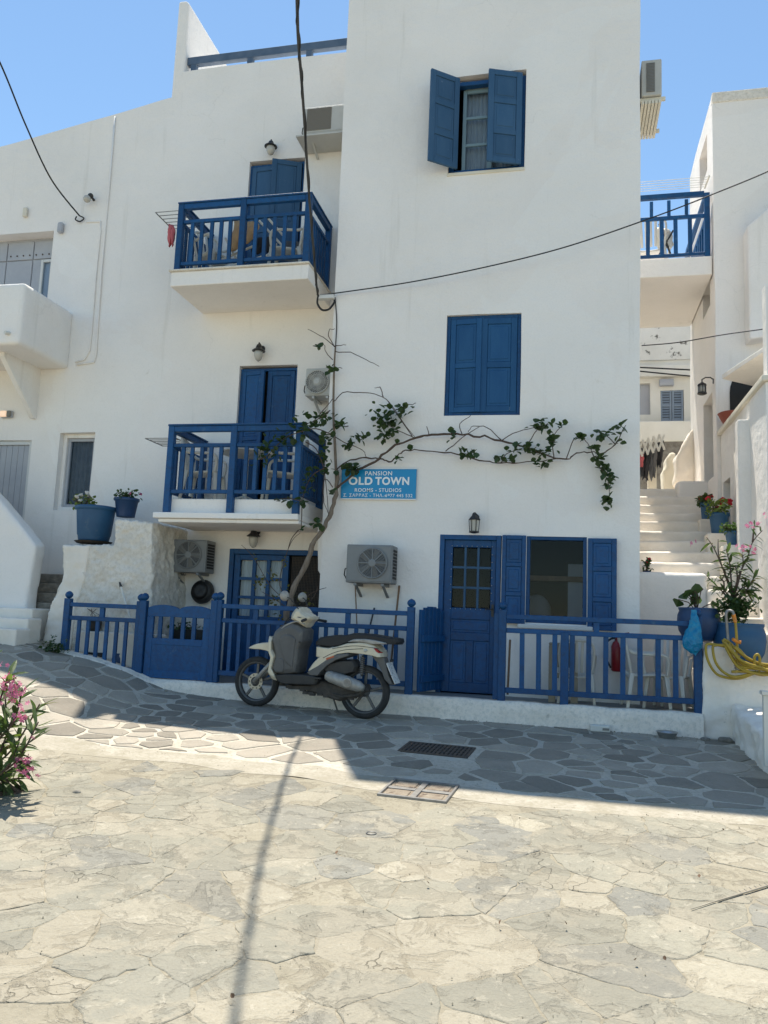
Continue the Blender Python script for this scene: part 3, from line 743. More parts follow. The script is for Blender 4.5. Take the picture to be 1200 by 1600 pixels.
# ground floor door, glazed, with curtains and a mesh panel beside it
ex1 = lx(447, 940).x
frame_box(wing, 'door_frame', 'blue', e1[0], TX0-.1, FLOOR-.05, e1[2]-.005, YL-.01, YL+.10, .07)
dm = MB(); a0, a1 = e1[0]+.075, ex1; b0, b1 = lx(371, 930).x, lx(438, 930).x; c0, c1 = lx(400, 963).z, lx(400, 875).z
dm.box(a0, b0, YL+.02, YL+.07, FLOOR, e1[2]-.08); dm.box(b1, a1, YL+.02, YL+.07, FLOOR, e1[2]-.08); dm.box(b0, b1, YL+.021, YL+.069, FLOOR, c0); dm.box(b0, b1, YL+.021, YL+.069, c1, e1[2]-.08)
d1 = dm.build('door', 'blue', wing, bevel=.004, seg=1)
bm_ = MB()
for i in (1, 2):
    a = lerp(b0, b1, i/3); bm_.box(a-.025, a+.025, YL+.025, YL+.065, c0, c1); z = lerp(c0, c1, i/3); bm_.box(b0, b1, YL+.026, YL+.064, z-.02, z+.02)
bm_.build('glazing_bar', 'blue', d1)
for i in range(3):
    for j in range(3): MB().box(lerp(b0, b1, i/3)+.02, lerp(b0, b1, (i+1)/3)-.02, YL+.045, YL+.049, lerp(c0, c1, j/3)+.015, lerp(c0, c1, (j+1)/3)-.015).build('pane', 'glass', d1)
cm = MB(); cs = [(b0+i*(b1-b0)/40, YL+.10+.012*math.sin(i*1.7)) for i in range(41)]
cm.add([(x, y, c0) for x, y in cs]+[(x, y, c1) for x, y in cs], [(i, i+1, 42+i, 41+i) for i in range(40)]); cm.build('curtain', 'curtain', wing, smooth=True)
MB().box(e1[0]-.02, TX0+.05, YL+.16, YL+.19, FLOOR, e1[2]+.05).build('dark_backing', 'dark', wing)  # black sheet gives the dark interior behind door and mesh
gm = MB(); ga, gb, gc, gd = a1+.05, TX0-.12, lx(470, 950).z, e1[2]-.09
k = 0; x = ga
while x < gb: gm.box(x-.003, x+.003, YL+.03, YL+.036, gc, gd); x += .022
z = gc
while z < gd: gm.box(ga, gb, YL+.037, YL+.041, z-.003, z+.003); z += .022
gm.build('wire_mesh', 'iron', wing)
MB().box(a1+.02, TX0-.12, YL+.02, YL+.06, FLOOR, gc).build('panel', 'blue', wing)
def wing_balcony(x0, x1, zs, slab, rail_h, feet, lip):
    s = MB()
    if not lip:
        s.box(x0-.03, x1+.02, YB-.02, YL+.05, zs-slab, zs-.03)
    else:
        s.box(x0, x1, YB+.02, YL+.05, zs-slab, zs-.004)
    b = s.build('balcony', 'plaster', wing, bevel=.012)
    if lip:
        m = MB(); m.box(x0-.12, x1+.02, YB-.10, YL, zs-slab-.08, zs-slab-.003); m.box(x0-.06, x1+.02, YB-.05, YL, zs-slab-.13, zs-slab-.083); m.build('moulding', 'plaster', b, bevel=.01)
    else:
        m = MB(); m.box(x0-.06, x1+.03, YB-.05, YL, zs-.028, zs); m.build('slab_edge', 'old_whitewash', b, bevel=.01)
    zt = zs+rail_h; xm = (x0+x1)/2; yf = YB+.0 if not lip else YB-.022
    zp = zs if not lip else zs-slab-.0+.0
    for x in (x0+.04, xm, x1-.04): post(b, x, yf+.03 if not lip else yf, zp, zt-.05 if False else zt, .085)
    yy = yf+.03 if not lip else yf
    zm = zt-.235; zb = zs+.075 if not lip else zs+.06
    for xa, xb in ((x0+.083, xm-.043), (xm+.043, x1-.083)):
        rail_run(b, (xa, yy), (xb, yy), zs, zt-.001, zm, zb, 5)
    for x in (x0+.04, x1-.04):
        rail_run(b, (x, yy+.045), (x, YL-.10), zs, zt-.001, zm, zb, 6)
        post(b, x, YL-.055, zs, zt)
    # a moulded hand rail on top
    m = MB(); m.bar((x0-.01, yy, zt+.014), (x1+.01, yy, zt+.014), .1, .026)
    for x in (x0+.04, x1-.04): m.bar((x, yy+.052, zt+.0135), (x, YL-.02, zt+.0135), .1, .025)
    m.build('hand_rail', 'blue', b, bevel=.006, seg=1)
    return b
b3a, b3b = at(272, 420, Y=YB).x, at(481, 415, Y=YB).x
b2a, b2b = at(258, 790, Y=YB).x, at(468, 790, Y=YB).x
wing_balcony(b3a, b3b, B3Z, .24, .98, False, False)
wing_balcony(b2a, b2b, B2Z, .20, .97, True, True)
# roof rail, and the parapet fin that ends the wing
zz = lx(400, 86).z
m = MB(); m.bar((WX0+.02, YL+.12, 8.70), (TX0+.2, YL+.12, 8.70), .09, .13); m.build('roof_rail', 'grey_blue', wing, bevel=.006)
for px in (300, 388, 480): q = lx(px, 80).x; MB().box(q-.045, q+.045, YL+.08, YL+.16, 8.46, 8.636).build('roof_post', 'grey_blue', wing)
fo = MB().prism([(-6.235, YL+.004, 7.7), (-6.04, YL+.004, 7.7), (-6.04, YL+.004, 9.66), (-6.10, YL+.004, 9.73), (-6.235, YL+.004, 9.73)], (0, 2.0, 0)).build('parapet_fin', 'plaster', wing, bevel=.03)

# ================================================================== the neighbour on the left
nb_ = thing('neighbour_house', 'white plastered house with solid balcony and grey door at far left', 'building', (-9, YL, -.5))
def ntop(x): return interp([(-16, 6.5), (-9.314, 7.50), (-7.205, 7.85), (-6.226, 8.06), (-6.0, 8.08)], x)
nh = [lx(1, 420).x-.9, lx(78, 420).x, 4.0, lx(60, 362).z]
wA = [lx(88, 740).x, lx(143, 740).x, lx(110, 797).z, lx(115, 676).z]
dA = [lx(45, 740).x-1.0, lx(44, 740).x, lx(45, 900).z, lx(20, 688).z]
facade('wall', 'plaster', nb_, -15, WX0-.0, -1.4, 8.08, YL+.002, 15.5, [(nh[0], nh[1], nh[2], nh[3], .26), (*wA, .20), (*dA, .22)], top=ntop, amp=.014)
# window with an inner surround and brown-grey casement
wi = MB(); t = .07
frame_box(nb_, 'window_surround', 'plaster', wA[0], wA[1], wA[2], wA[3], YL+.10, YL+.2, .06)
wf = frame_box(nb_, 'window_frame', 'grey_paint', wA[0]+.062, wA[1]-.062, wA[2]+.062, wA[3]-.062, YL+.14, YL+.19, .045)
MB().box(wA[0]+.10, wA[1]-.10, YL+.165, YL+.17, wA[2]+.10, wA[3]-.10).build('pane', 'glass', wf)
cm = MB(); cs = [(wA[0]+.05+i*(wA[1]-wA[0]-.1)/30, YL+.235+.02*math.sin(i*1.3)) for i in range(31)]
cm.add([(x, y, wA[2]) for x, y in cs]+[(x, y, wA[3]) for x, y in cs], [(i, i+1, 32+i, 31+i) for i in range(30)]); cm.build('curtain', 'grey_cloth', nb_, smooth=True)
MB().box(wA[0]-.1, wA[1]+.1, YL+.28, YL+.3, wA[2]-.1, wA[3]+.1).build('dark_backing', 'dark', nb_)  # black sheet for the unlit room behind the curtain
# grey boarded door
frame_box(nb_, 'door_frame', 'light_grey', dA[0], dA[1], dA[2]-.3, dA[3]-.004, YL+.04, YL+.12, .06)
bw = .105; x = dA[1]-.065
while x-bw > dA[0]+.05:
    MB().box(x-bw+.004, x, YL+.07, YL+.10, dA[2]-.2, dA[3]-.066).build('plank', 'grey_paint', nb_, bevel=.004, seg=1); x -= bw
MB().box(dA[0], dA[1], YL+.125, YL+.15, dA[2]-.3, dA[3]).build('dark_backing', 'dark', nb_)  # black sheet closing the gaps between planks as interior shade
# upper door behind the solid balcony
MB().box(nh[0]-.05, nh[1]+.02, YL+.235, YL+.25, nh[2], nh[3]).build('door', 'grey_paint', nb_)
zt_ = nh[3]
for i in range(4): MB().box(nh[1]-.50-.0-.5*i+.01, nh[1]-.5*i-.006-.0, YL+.21, YL+.236, zt_-.36, zt_-.05).build('panel', 'grey_paint', nb_, bevel=.006, seg=1)
for i in range(4): MB().box(nh[1]-.50-.5*i+.01, nh[1]-.5*i-.006, YL+.213, YL+.236, nh[2], zt_-.375).build('panel', 'grey_paint', nb_, bevel=.006, seg=1)
nm = MB()
for i in range(8): nm.ball((nh[1]-.08-.12*i, YL+.205, zt_-.29), .014, 6)
nm.build('bolt', 'iron', nb_)
ww = frame_box(nb_, 'window_frame', 'light_grey', nh[1]-.30, nh[1]-.004, nh[2], zt_-.40, YL+.16, YL+.205, .045)
MB().box(nh[1]-.255, nh[1]-.05, YL+.18, YL+.185, nh[2]+.05, zt_-.445).build('pane', 'glass', ww)
# solid balcony and bracket
BD = 1.16; cA = at(39, 441, Y=YL-BD); cB = at(30, 537, Y=YL-BD)
bz1, bz0, bx = cA.z, cB.z, (cA.x+cB.x)/2
m = MB(); m.box(-14, bx, YL-BD, YL-BD+.12, bz0, bz1); m.box(bx-.12, bx, YL-BD+.12, YL+.03, bz0+.0, bz1); m.box(-14, bx-.12, YL-BD+.12, YL+.03, bz0, bz0+.14)
bo = m.build('solid_balcony', 'plaster', nb_); rough(bo, .035, .02, .5)
m = MB(); xb = lx(75, 600).x-.24; m.prism([(xb, YL+.02, bz0+.02), (xb, YL-.85, bz0+.02), (xb, YL-.85, bz0-.06), (xb, YL-.04, bz0-.80), (xb, YL+.02, bz0-.80)], (.09, 0, 0)); m.build('bracket', 'plaster', nb_, bevel=.01)
MB().prism([(-8.2, 11.6, 7.72), (-7.4, 11.6, 7.72), (-7.4, 11.6, 8.02), (-7.55, 11.6, 8.12), (-8.05, 11.6, 8.12), (-8.2, 11.6, 8.0)], (0, 1, 0)).build('roof_vent', 'plaster', nb_, bevel=.05)
# thin conduits on the wall
def wall_line(name, pts, r, mat, parent, Y=YL, n=6): return MB().tube([at(a, b, Y=Y-r*.8) for a, b in pts], r, n).build(name, mat, parent, smooth=True)
wall_line('conduit', [(135, 347), (157, 346), (157, 362), (150, 430), (143, 520), (140, 548), (132, 562), (118, 566)], .012, 'plaster', nb_)
wall_line('conduit', [(180, 182), (170, 300), (158, 430), (150, 555), (147, 566), (120, 570)], .014, 'plaster', nb_)

# ================================================================== rough stair walls on the left
def profile_wall(name, label, cat, pts, Y0, Y1, mat, voxel, amp, size, fine=None):
    v = [at(a, b, Y=Y0) for a, b in pts]; o = MB().prism(v, (0, Y1-Y0, 0)).build(name, mat)
    rough(o, voxel, amp, size, fine); return tag(o, label, cat)
profile_wall('stair_pier', 'rough whitewashed stone pier carrying two blue flower pots', 'wall',
             [(62, 1030), (70, 985), (76, 950), (88, 925), (97, 905), (97, 852), (178, 851), (180, 811), (238, 816), (234, 1080), (62, 1080)], 9.72, YL+.05, 'old_whitewash', .022, .08, .25, (.04, .06))
m = MB().prism([at(a, b, Y=9.70) for a, b in ((58, 1035), (70, 985), (76, 948), (90, 925), (97, 905), (97, 851), (140, 851), (132, 905), (118, 950), (108, 1035))], (0, .4, 0)).build('stair_pier_coat', 'whitewash'); rough(m, .025, .06, .25, (.02, .06))
tag(m, 'smooth whitewashed left corner of the rough stair pier', 'wall')
profile_wall('stair_parapet', 'smooth white sloping stair parapet at the left edge', 'wall',
             [(-120, 640), (-20, 762), (0, 782), (52, 846), (56, 852), (40, 945), (40, 1010), (-120, 1010)], 9.75, 10.0, 'plaster', .035, .02, .4)
st = struct(MB().box(-12, -7.0, 9.55, 11, -1.2, at(30, 950, Y=9.55).z).build('street_stairs', 'whitewash', bevel=.02))
for k in range(2):
    MB().box(-12, -6.85+.05*k, 9.55-.28*(k+1), 9.56-.28*k, -1.2, at(30, 950, Y=9.55).z-.13*(k+1)).build('step', 'whitewash', st, bevel=.02)
for k in range(5): MB().box(-7.6, -6.72, 9.9+.13*k, 10.75, -.3+.14*k, -.16+.14*k).build('step', 'rock', st, bevel=.012)

# ================================================================== fences and gates along the terrace
def fx(px, py): return at(px, py, Y=YF)
def fence(label, px0, px1, top, mid, bot, nb, ppx, foot, gapposts=(), endpost=(True, True), bw=.045):
    x0, x1 = fx(px0, 1000).x, fx(px1, 1000).x
    t = thing('picket_fence', label, 'fence', ((x0+x1)/2, YF, foot(x0)), 'blue picket fences along the terrace')
    zt, zm, zb = top, mid, bot
    if endpost[0]: post(t, x0, YF, foot(x0), zt+.05, .085, cap=True)
    if endpost[1]: post(t, x1, YF, foot(x1), zt+.05, .085, cap=True)
    rail_run(t, (x0+.0425, YF), (x1-.0425, YF), 0, zt, zm, zb, nb, top_h=.055, mid_h=.055, bot_h=.06, bw=bw)
    for p in gapposts:
        x = fx(p, 960).x; MB().box(x-.03, x+.03, YF-.02, YF+.02, zm-.006, zt-.05).build('stub_post', 'blue', t)
    return t
zt1 = fx(160, 944).z; zm1 = fx(160, 965).z
fence('short blue picket fence section below the stair pier', 102, 216, fx(160, 943).z, fx(160, 964).z, fx(190, 1050).z, 6, None, lambda x: max(FLOOR, g(x, YF)-.02) if x < -5.6 else FLOOR, (160,))
fence('blue picket fence section directly behind the parked scooter', 340, 641, fx(490, 949).z, fx(490, 972).z, fx(490, 1064).z, 18, None, lambda x: FLOOR+.01, (400, 470, 544))
rt = fence('blue fence section in front of the white plastic chairs', 785, 1090, fx(930, 965).z, fx(930, 987).z, fx(930, 1091).z, 10, None, lambda x: FLOOR-.02, (932,), bw=.055)
x = fx(882, 1040).x; MB().box(x-.045, x+.045, YF-.045, YF+.035, FLOOR, fx(882, 988).z).build('post', 'blue', rt, bevel=.005, seg=1)
x = fx(775, 1030).x; MB().box(x-.03, x+.03, YF-.02, YF+.04, FLOOR+.02, fx(775, 958).z).build('post', 'blue', rt, bevel=.005, seg=1)
# closed gate with a scalloped head
gx0_, gx1_ = fx(218, 990).x, fx(334, 990).x
gate = thing('garden_gate', 'closed blue gate with scalloped top and solid lower panel', 'gate', ((gx0_+gx1_)/2, YF, FLOOR), 'blue terrace gates')
zt = fx(270, 948).z
for x, fpx in ((gx0_+.045, 222), (gx1_, 334)): post(gate, x+.0, YF-.01, FLOOR-.03, fx(fpx, 938).z, .085, cap=True)
ga, gb = gx0_+.10, gx1_-.05
pts = [(ga, zt-.13), (gb, zt-.13)]
n = 24
tops = [(lerp(gb, ga, i/n), zt-.025+.045*abs(math.sin(math.pi*2*i/n))**.7) for i in range(n+1)]
MB().prism([(x, YF-.02, z) for x, z in pts+tops], (0, .045, 0)).build('head_board', 'blue', gate, bevel=.004, seg=1)
zl = fx(270, 1003).z
MB().box(ga, gb, YF-.015, YF+.015, FLOOR+.03, zl).build('panel', 'blue', gate)
m = MB(); m.box(ga, ga+.09, YF-.022, YF+.022, FLOOR+.02, zt-.131); m.box(gb-.09, gb, YF-.022, YF+.022, FLOOR+.02, zt-.131); m.box(ga+.09, gb-.09, YF-.021, YF+.021, zl-.04, zl+.04); m.box(ga+.09, gb-.09, YF-.021, YF+.021, FLOOR+.02, FLOOR+.11); m.build('gate_frame', 'blue', gate, bevel=.004, seg=1)
me = baluster_mesh(zt-.13-zl-.03, .03, .05)
for p in (250, 268, 286, 303): inst(me, 'baluster', gate, (fx(p, 985).x, YF, zl+.035))
# open gate leaf, swung in
gx = fx(651, 1000).x
og = thing('garden_gate', 'open blue gate leaf swung inwards beside the blue door', 'gate', (gx, YF, FLOOR), 'blue terrace gates')
zt = fx(660, 948).z
L = .60; dxy = Vector((math.sin(R(18)), math.cos(R(18)), 0)); o0 = Vector((gx+.02, YF+.05, 0)); nrm = Vector((dxy.y, -dxy.x, 0))
def og_box(name, u0, u1, z0, z1, th=.035, off=0):
    a = o0+dxy*u0-nrm*(th/2-off); b = o0+dxy*u1-nrm*(th/2-off)
    return MB().add([a+Vector((0, 0, z0)), b+Vector((0, 0, z0)), b+nrm*th+Vector((0, 0, z0)), a+nrm*th+Vector((0, 0, z0)), a+Vector((0, 0, z1)), b+Vector((0, 0, z1)), b+nrm*th+Vector((0, 0, z1)), a+nrm*th+Vector((0, 0, z1))], [(0, 3, 2, 1), (4, 5, 6, 7), (0, 1, 5, 4), (1, 2, 6, 5), (2, 3, 7, 6), (3, 0, 4, 7)]).build(name, 'blue', og, bevel=.004, seg=1)
for k in range(6): u = k*.1; og_box('slat', u+.004, u+.094, FLOOR+.04, zt-.05+.06*math.sin(math.pi*(k+.5)/6))
og_box('cross_rail', .01, .59, FLOOR+.15, FLOOR+.23, .03, .034); og_box('cross_rail', .01, .59, FLOOR+.62, FLOOR+.70, .03, .034)

# ================================================================== right of the tower: alley steps and houses
XW = 2.2
alley = struct(MB().box(TX1+.002, XW+.02, 10.72, 18.5, -1.4, .66).build('alley_stairs', 'whitewash', bevel=.02))
rough(alley, .06, .02, .3)
nst = 10
for k in range(1, nst):
    y = 10.6+.30*k; o = MB().box(TX1+.003, XW+.03, y, 19, .45+.17*(k-1), .66+.17*k-.0).build('step', 'whitewash', alley); rough(o, .035, .035, .35)
for k in range(5):
    y = 10.62-.22*k; zt = .655-.17*(k+1)+.17
    o = MB().box(at(1105, 930, Y=10.4).x+.005, 3.4, y, 10.75+.0, -1.2, zt).build('step', 'whitewash', alley); rough(o, .035, .03, .35)
aw = MB().box(TX1-.02, at(1105, 930, Y=10.55).x, 10.5, 10.75, -1.3, .675).build('alley_wall', 'plaster'); rough(aw, .04, .015, .4); tag(aw, 'plain white retaining wall right of the tower behind the blue fence', 'wall')
# low whitewashed wall with the hose, and the wall running towards the viewer
lw_ = [(1099, 1012), (1147, 1008), (1150, 1052), (1330, 1064), (1330, 1190), (1097, 1190)]
profile_wall('planter_wall', 'low rough whitewashed wall with a yellow hose, right of the fence', 'wall', lw_, 9.30, 9.62, 'whitewash', .025, .07, .25, (.025, .05))
o = MB().box(1.45, 3.6, 9.5, 10.2, -1.2, -.47).build('planter_bed', 'whitewash'); tag(o, 'whitewashed planting ledge under the two large blue pots', 'ledge')
def low_wall():
    mb = MB(); a = gp(1142, 1158); xs = 1.72
    prof = [(9.32, -.78), (8.75, -.86), (8.2, -.90), (7.6, -.97), (7.2, -1.0), (6.65, -1.16), (6.3, -1.38)]
    poly = [(xs, y, z) for y, z in prof]+[(xs, 6.3, -1.6), (xs, 9.32, -1.6)]
    mb.prism(poly, (.55, 0, 0)); o = mb.build('side_wall', 'whitewash'); rough(o, .028, .11, .3, (.04, .07)); return tag(o, 'broken low whitewashed wall running towards the viewer at the right edge', 'wall')
low_wall()
pp = gp(1196, 1240)
def rail_post():
    t = thing('handrail_post', 'white metal handrail post at the right edge beside the low wall', 'post', (1.8, 7.3, -1.0))
    q = at(1196, 1090, Y=7.3); MB().box(q.x-.02, q.x+.03, 7.28, 7.33, -1.1, q.z+.02).build('post', 'plastic_white', t, bevel=.004); MB().box(q.x-.035, q.x+.3, 7.26, 7.35, q.z+.021, q.z+.055).build('rail', 'plastic_white', t, bevel=.004)
rail_post()

# right house: parapet wall by the steps, tall block, canopy, arch
rh = thing('alley_house', 'tall white house right of the alley with lantern and arched opening', 'building', (3.2, 12.4, 0))
XB = 2.15; YBk = 14.85
ztop = at(1110, 147, Y=12.4).z
def side_facade(name, parent, X, y0, y1, z0, z1, thick, holes, rd=.18):
    ys = sorted({y0, y1} | {h[0] for h in holes} | {h[1] for h in holes}); zs = sorted({z0, z1} | {h[2] for h in holes} | {h[3] for h in holes})
    def fill(st, s=.35):
        out = []
        for a, b in zip(st, st[1:]):
            n = max(1, int((b-a)/s)); out += [a+(b-a)*k/n for k in range(n)]
        return out+[st[-1]]
    ys = fill(ys); zs = fill(zs); vs = [wob((X, y, z), .02, .8) for z in zs for y in ys]; fs = []; n = len(ys)
    for j in range(len(zs)-1):
        for i in range(n-1):
            my, mz = (ys[i]+ys[i+1])/2, (zs[j]+zs[j+1])/2
            if any(h[0] < my < h[1] and h[2] < mz < h[3] for h in holes): continue
            a = j*n+i; fs.append((a, a+1, a+n+1, a+n))
    mb = MB().add(vs, fs)
    for h in holes:
        c = [wob((X, h[0], h[2]), .02, .8), wob((X, h[1], h[2]), .02, .8), wob((X, h[1], h[3]), .02, .8), wob((X, h[0], h[3]), .02, .8)]
        mb.add(c+[Vector((X+rd, p.y, p.z)) for p in c], [(i, (i+1) % 4, 4+(i+1) % 4, 4+i) for i in range(4)])
        MB().box(X+rd, X+rd+.02, h[0]-.05, h[1]+.05, h[2]-.05, h[3]+.05).build('door' if h[3]-h[2] > 1.4 else 'window', 'wood' if h[3]-h[2] > 1.4 else 'dark', parent)
    for yy in (y0, y1):
        cv = [wob((X, yy, z), .02, .8) for z in zs]; k = len(cv); mb.add(cv+[Vector((X+thick, p.y, p.z)) for p in cv], [(i, i+1, k+i+1, k+i) for i in range(k-1)])
    cv = [wob((X, y, z1), .02, .8) for y in ys]; k = len(cv); mb.add(cv+[Vector((X+thick, p.y, p.z)) for p in cv], [(i, i+1, k+i+1, k+i) for i in range(k-1)])
    o = mb.build(name, 'plaster', parent)
    import bmesh
    b = bmesh.new(); b.from_mesh(o.data); bmesh.ops.remove_doubles(b, verts=b.verts, dist=.0005); bmesh.ops.recalc_face_normals(b, faces=b.faces); b.to_mesh(o.data); b.free()
    return o
def yx(px, py, X=XB): return at(px, py, X=X)
dA_ = yx(1114, 680); dB_ = yx(1100, 680)
w1a, w1b = yx(1109, 460), yx(1098, 460); w0a, w0b = yx(1105, 250), yx(1093, 250)
side_facade('wall', rh, XB, 12.4, YBk, -1.2, ztop, 3.5, [(dA_.y, dB_.y, yx(1107, 752).z, yx(1107, 622).z), (w1a.y, w1b.y, yx(1103, 490).z, yx(1103, 450).z), (w0a.y, w0b.y, yx(1099, 285).z, yx(1099, 228).z)])
# parapet band of the roof
MB().box(XB-.01, XB+3.5, 12.385, 12.5, ztop-.16, ztop+.02).build('roof_band', 'old_whitewash', rh, bevel=.02)
# black arch plate on the front wall, the opening's shade as colour
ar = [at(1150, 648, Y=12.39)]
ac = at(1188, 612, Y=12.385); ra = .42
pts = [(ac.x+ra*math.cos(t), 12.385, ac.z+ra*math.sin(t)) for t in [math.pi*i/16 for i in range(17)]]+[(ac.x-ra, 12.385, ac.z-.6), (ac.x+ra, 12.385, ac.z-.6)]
MB().prism(pts, (0, .012, 0)).build('dark_arch', 'dark', rh)
# upper closed balcony projecting at the right, and the canopy slab
q0 = at(1168, 352, Y=12.1); q1 = at(1172, 530, Y=12.1)
MB().prism([(q0.x, 12.1, q1.z), (q0.x, 12.1, q0.z), (q0.x+.35, 12.1, q0.z+.32), (q0.x+3, 12.1, q0.z+.32), (q0.x+3, 12.1, q1.z+.4)], (0, .32, 0)).build('upper_balcony', 'plaster', rh, bevel=.03)
ca, cb = at(1128, 585, Y=11.7), at(1200, 537, Y=10.5)
cd = Vector((cb.x-ca.x, cb.y-ca.y, cb.z-ca.z))
MB().add([ca, cb+cd*.6, cb+cd*.6+Vector((1.2, 1.2, 0)), ca+Vector((1.0, .8, 0))]+[p-Vector((0, 0, .07)) for p in (ca, cb+cd*.6, cb+cd*.6+Vector((1.2, 1.2, 0)), ca+Vector((1.0, .8, 0)))], [(0, 1, 2, 3), (7, 6, 5, 4), (0, 1, 5, 4), (1, 2, 6, 5), (2, 3, 7, 6), (3, 0, 4, 7)]).build('canopy', 'plaster', rh, bevel=.01)
# parapet wall beside the steps with a small door niche and a buttress
pw = thing('parapet_wall', 'sunlit white parapet wall beside the alley steps with small doorway', 'wall', (2.6, 11, 0))
ptop = 2.83
na, nbq = yx(1141, 780, XW), yx(1130, 780, XW)
side_facade('wall', pw, XW, 9.62, 12.39, -1.2, ptop, .35, [(na.y, nbq.y, yx(1136, 850, XW).z, yx(1136, 748, XW).z)], .15)
MB().box(XW-.05, XW+.4, 9.56, 12.38, ptop-.004, ptop+.07).build('coping', 'cream', pw, bevel=.015)
b0_ = yx(1170, 670, XW); MB().box(XW-.14, XW+.02, b0_.y-.06, b0_.y+.12, -.6, yx(1165, 662, XW).z).build('buttress', 'plaster', pw, bevel=.02)
MB().box(XW+.02, 4, 9.63, 9.8, -.5, 4.0).build('end_wall', 'plaster', pw)
# small block wall below the lantern and far walls
q0, q1 = at(1058, 803, Y=13.2), at(1109, 751, Y=13.2)
o = MB().box(q0.x, XB+.02, 13.2, 13.5, 1.0, q1.z).build('step_block', 'plaster'); rough(o, .04, .02, .4); tag(o, 'square white block wall at the top of the alley steps', 'wall')
v = [at(a, b, Y=14.6) for a, b in ((1056, 755), (1056, 712), (1062, 705), (1082, 668), (1086, 668), (1086, 760))]
o = MB().prism(v, (0, .5, 0)).build('rough_wall', 'whitewash'); rough(o, .045, .08, .4); tag(o, 'sloping rough white wall below the far shuttered house', 'wall')
v = [at(a, b, Y=15.2) for a, b in ((1036, 775), (1036, 734), (1041, 728), (1041, 714), (1046, 712), (1046, 706), (1056, 705), (1057, 730), (1057, 775))]
o = MB().prism(v, (0, .5, 0)).build('stepped_wall', 'cream'); rough(o, .04, .04, .3); tag(o, 'small stepped cream wall end beside the hanging laundry', 'wall')
# far house
YH = 18.0
fh = thing('far_house', 'cream house at the end of the alley with grey shutters', 'building', (1.8, YH, 2))
def hx(px, py): return at(px, py, Y=YH)
def hrect(a, b, c, d): p, q = hx(a, (b+d)/2).x, hx(c, (b+d)/2).x; return p, q, hx((a+c)/2, d).z, hx((a+c)/2, b).z
hs = hrect(1032, 609, 1068, 658); hd_ = hrect(990, 598, 1016, 648)
facade('wall', 'far_wall', fh, 0, 5, 1.0, hx(1040, 562).z, YH, 21, [(hs[0], hs[1], hs[2], hs[3], .12), (hd_[0], hd_[1], hd_[2], hd_[3], .12)], amp=.02)
MB().box(0, 5, YH-.12, YH+.2, hx(1040, 590).z, hx(1040, 572).z).build('cornice', 'far_wall', fh, bevel=.02)
MB().box(0, 5, YH-.03, YH+.3, hx(1040, 562).z-.01, hx(1040, 500).z).build('parapet', 'flaking', fh)
MB().box(hd_[0]-.1, hd_[1]+.02, YH+.1, YH+.13, hd_[2], hd_[3]).build('door', 'grey_paint', fh)
hw = (hs[1]-hs[0])/2
shutter(fh, (hs[0]+.004, YH+.03, hs[2]), hw-.01, hs[3]-hs[2]-.01, 0, 'shutter_grey', 2, slats=True)
shutter(fh, (hs[1]-.004, YH+.03, hs[2]), -(hw-.01), hs[3]-hs[2]-.01, 0, 'shutter_grey', 2, slats=True)
MB().box(hs[0]-.05, hs[1]+.05, YH+.1, YH+.12, hs[2], hs[3]).build('dark_backing', 'dark', fh)  # black sheet for the shade behind the slats
q0, q1 = at(1003, 690, Y=17.4), at(1084, 657, Y=17.4)
o = MB().box(.6, 4.5, 17.4, 17.6, q0.z, q1.z).build('terrace_parapet', 'far_wall', fh, bevel=.02)
MB().box(.6, 4.5, 17.42, 17.9, 1.0, q0.z+.004).build('terrace_base', 'rock', fh)
q = hx(1041, 598); MB().box(q.x-.15, q.x+.15, YH-.1, YH, q.z-.09, q.z+.06).build('wall_light', 'grey_paint', fh, bevel=.02)
# clothes on a white lattice
q = at(1003, 730, Y=14.6)
la = thing('clothes_rack', 'white folding lattice clothes rack hung with dark washing up the alley', 'clothes rack', (q.x, 14.6, q.z-1))
m = MB()
zA, zB = at(1020, 688, Y=14.3).z, at(1020, 708, Y=14.3).z; xa = at(995, 700, Y=14.6).x; xe = at(1038, 685, Y=14.6).x
sp = (xe-xa)/5
for k in range(5):
    x = xa+k*sp; dz = .03*k
    m.bar((x, 14.58, zA+dz+.05), (x+sp, 14.58, zB+dz), .034, .03, (0, 1, 0)); m.bar((x, 14.61, zB+dz), (x+sp, 14.61, zA+dz+.05), .034, .03, (0, 1, 0))
m.build('lattice', 'plastic_white', la)
def cloth(parent, name, mat, pts, Y, amp=.03, Yd=.12):
    c = [at(a, b, Y=Y) for a, b in pts]; n = 12; mrow = 8; vs = []; fs = []
    for j in range(mrow+1):
        for i in range(n+1):
            u, v = i/n, j/mrow; p = (c[0]*(1-u)+c[1]*u)*(1-v)+(c[3]*(1-u)+c[2]*u)*v
            vs.append(p+Vector((.02*math.sin(v*7+i), amp*math.sin(u*14+v*2)*(.3+v), .03*math.sin(i*1.3)*v)))
    for j in range(mrow):
        for i in range(n): a = j*(n+1)+i; fs.append((a, a+1, a+n+2, a+n+1))
    o = MB().add(vs, fs).build(name, mat, parent, smooth=True); s = o.modifiers.new('s', 'SOLIDIFY'); s.thickness = .008; return o
cloth(la, 'washing', 'dark_cloth', [(1000, 700), (1016, 702), (1013, 752), (1001, 746)], 14.66)
cloth(la, 'washing', 'grey_cloth', [(1014, 700), (1026, 700), (1024, 742), (1017, 752)], 14.72)
cloth(la, 'washing', 'dark_cloth', [(1024, 694), (1038, 688), (1033, 728), (1025, 730)], 14.85)
cloth(la, 'washing', 'pink_cloth', [(1001, 708), (1005, 710), (1004, 728), (1001, 728)], 14.6, .01)
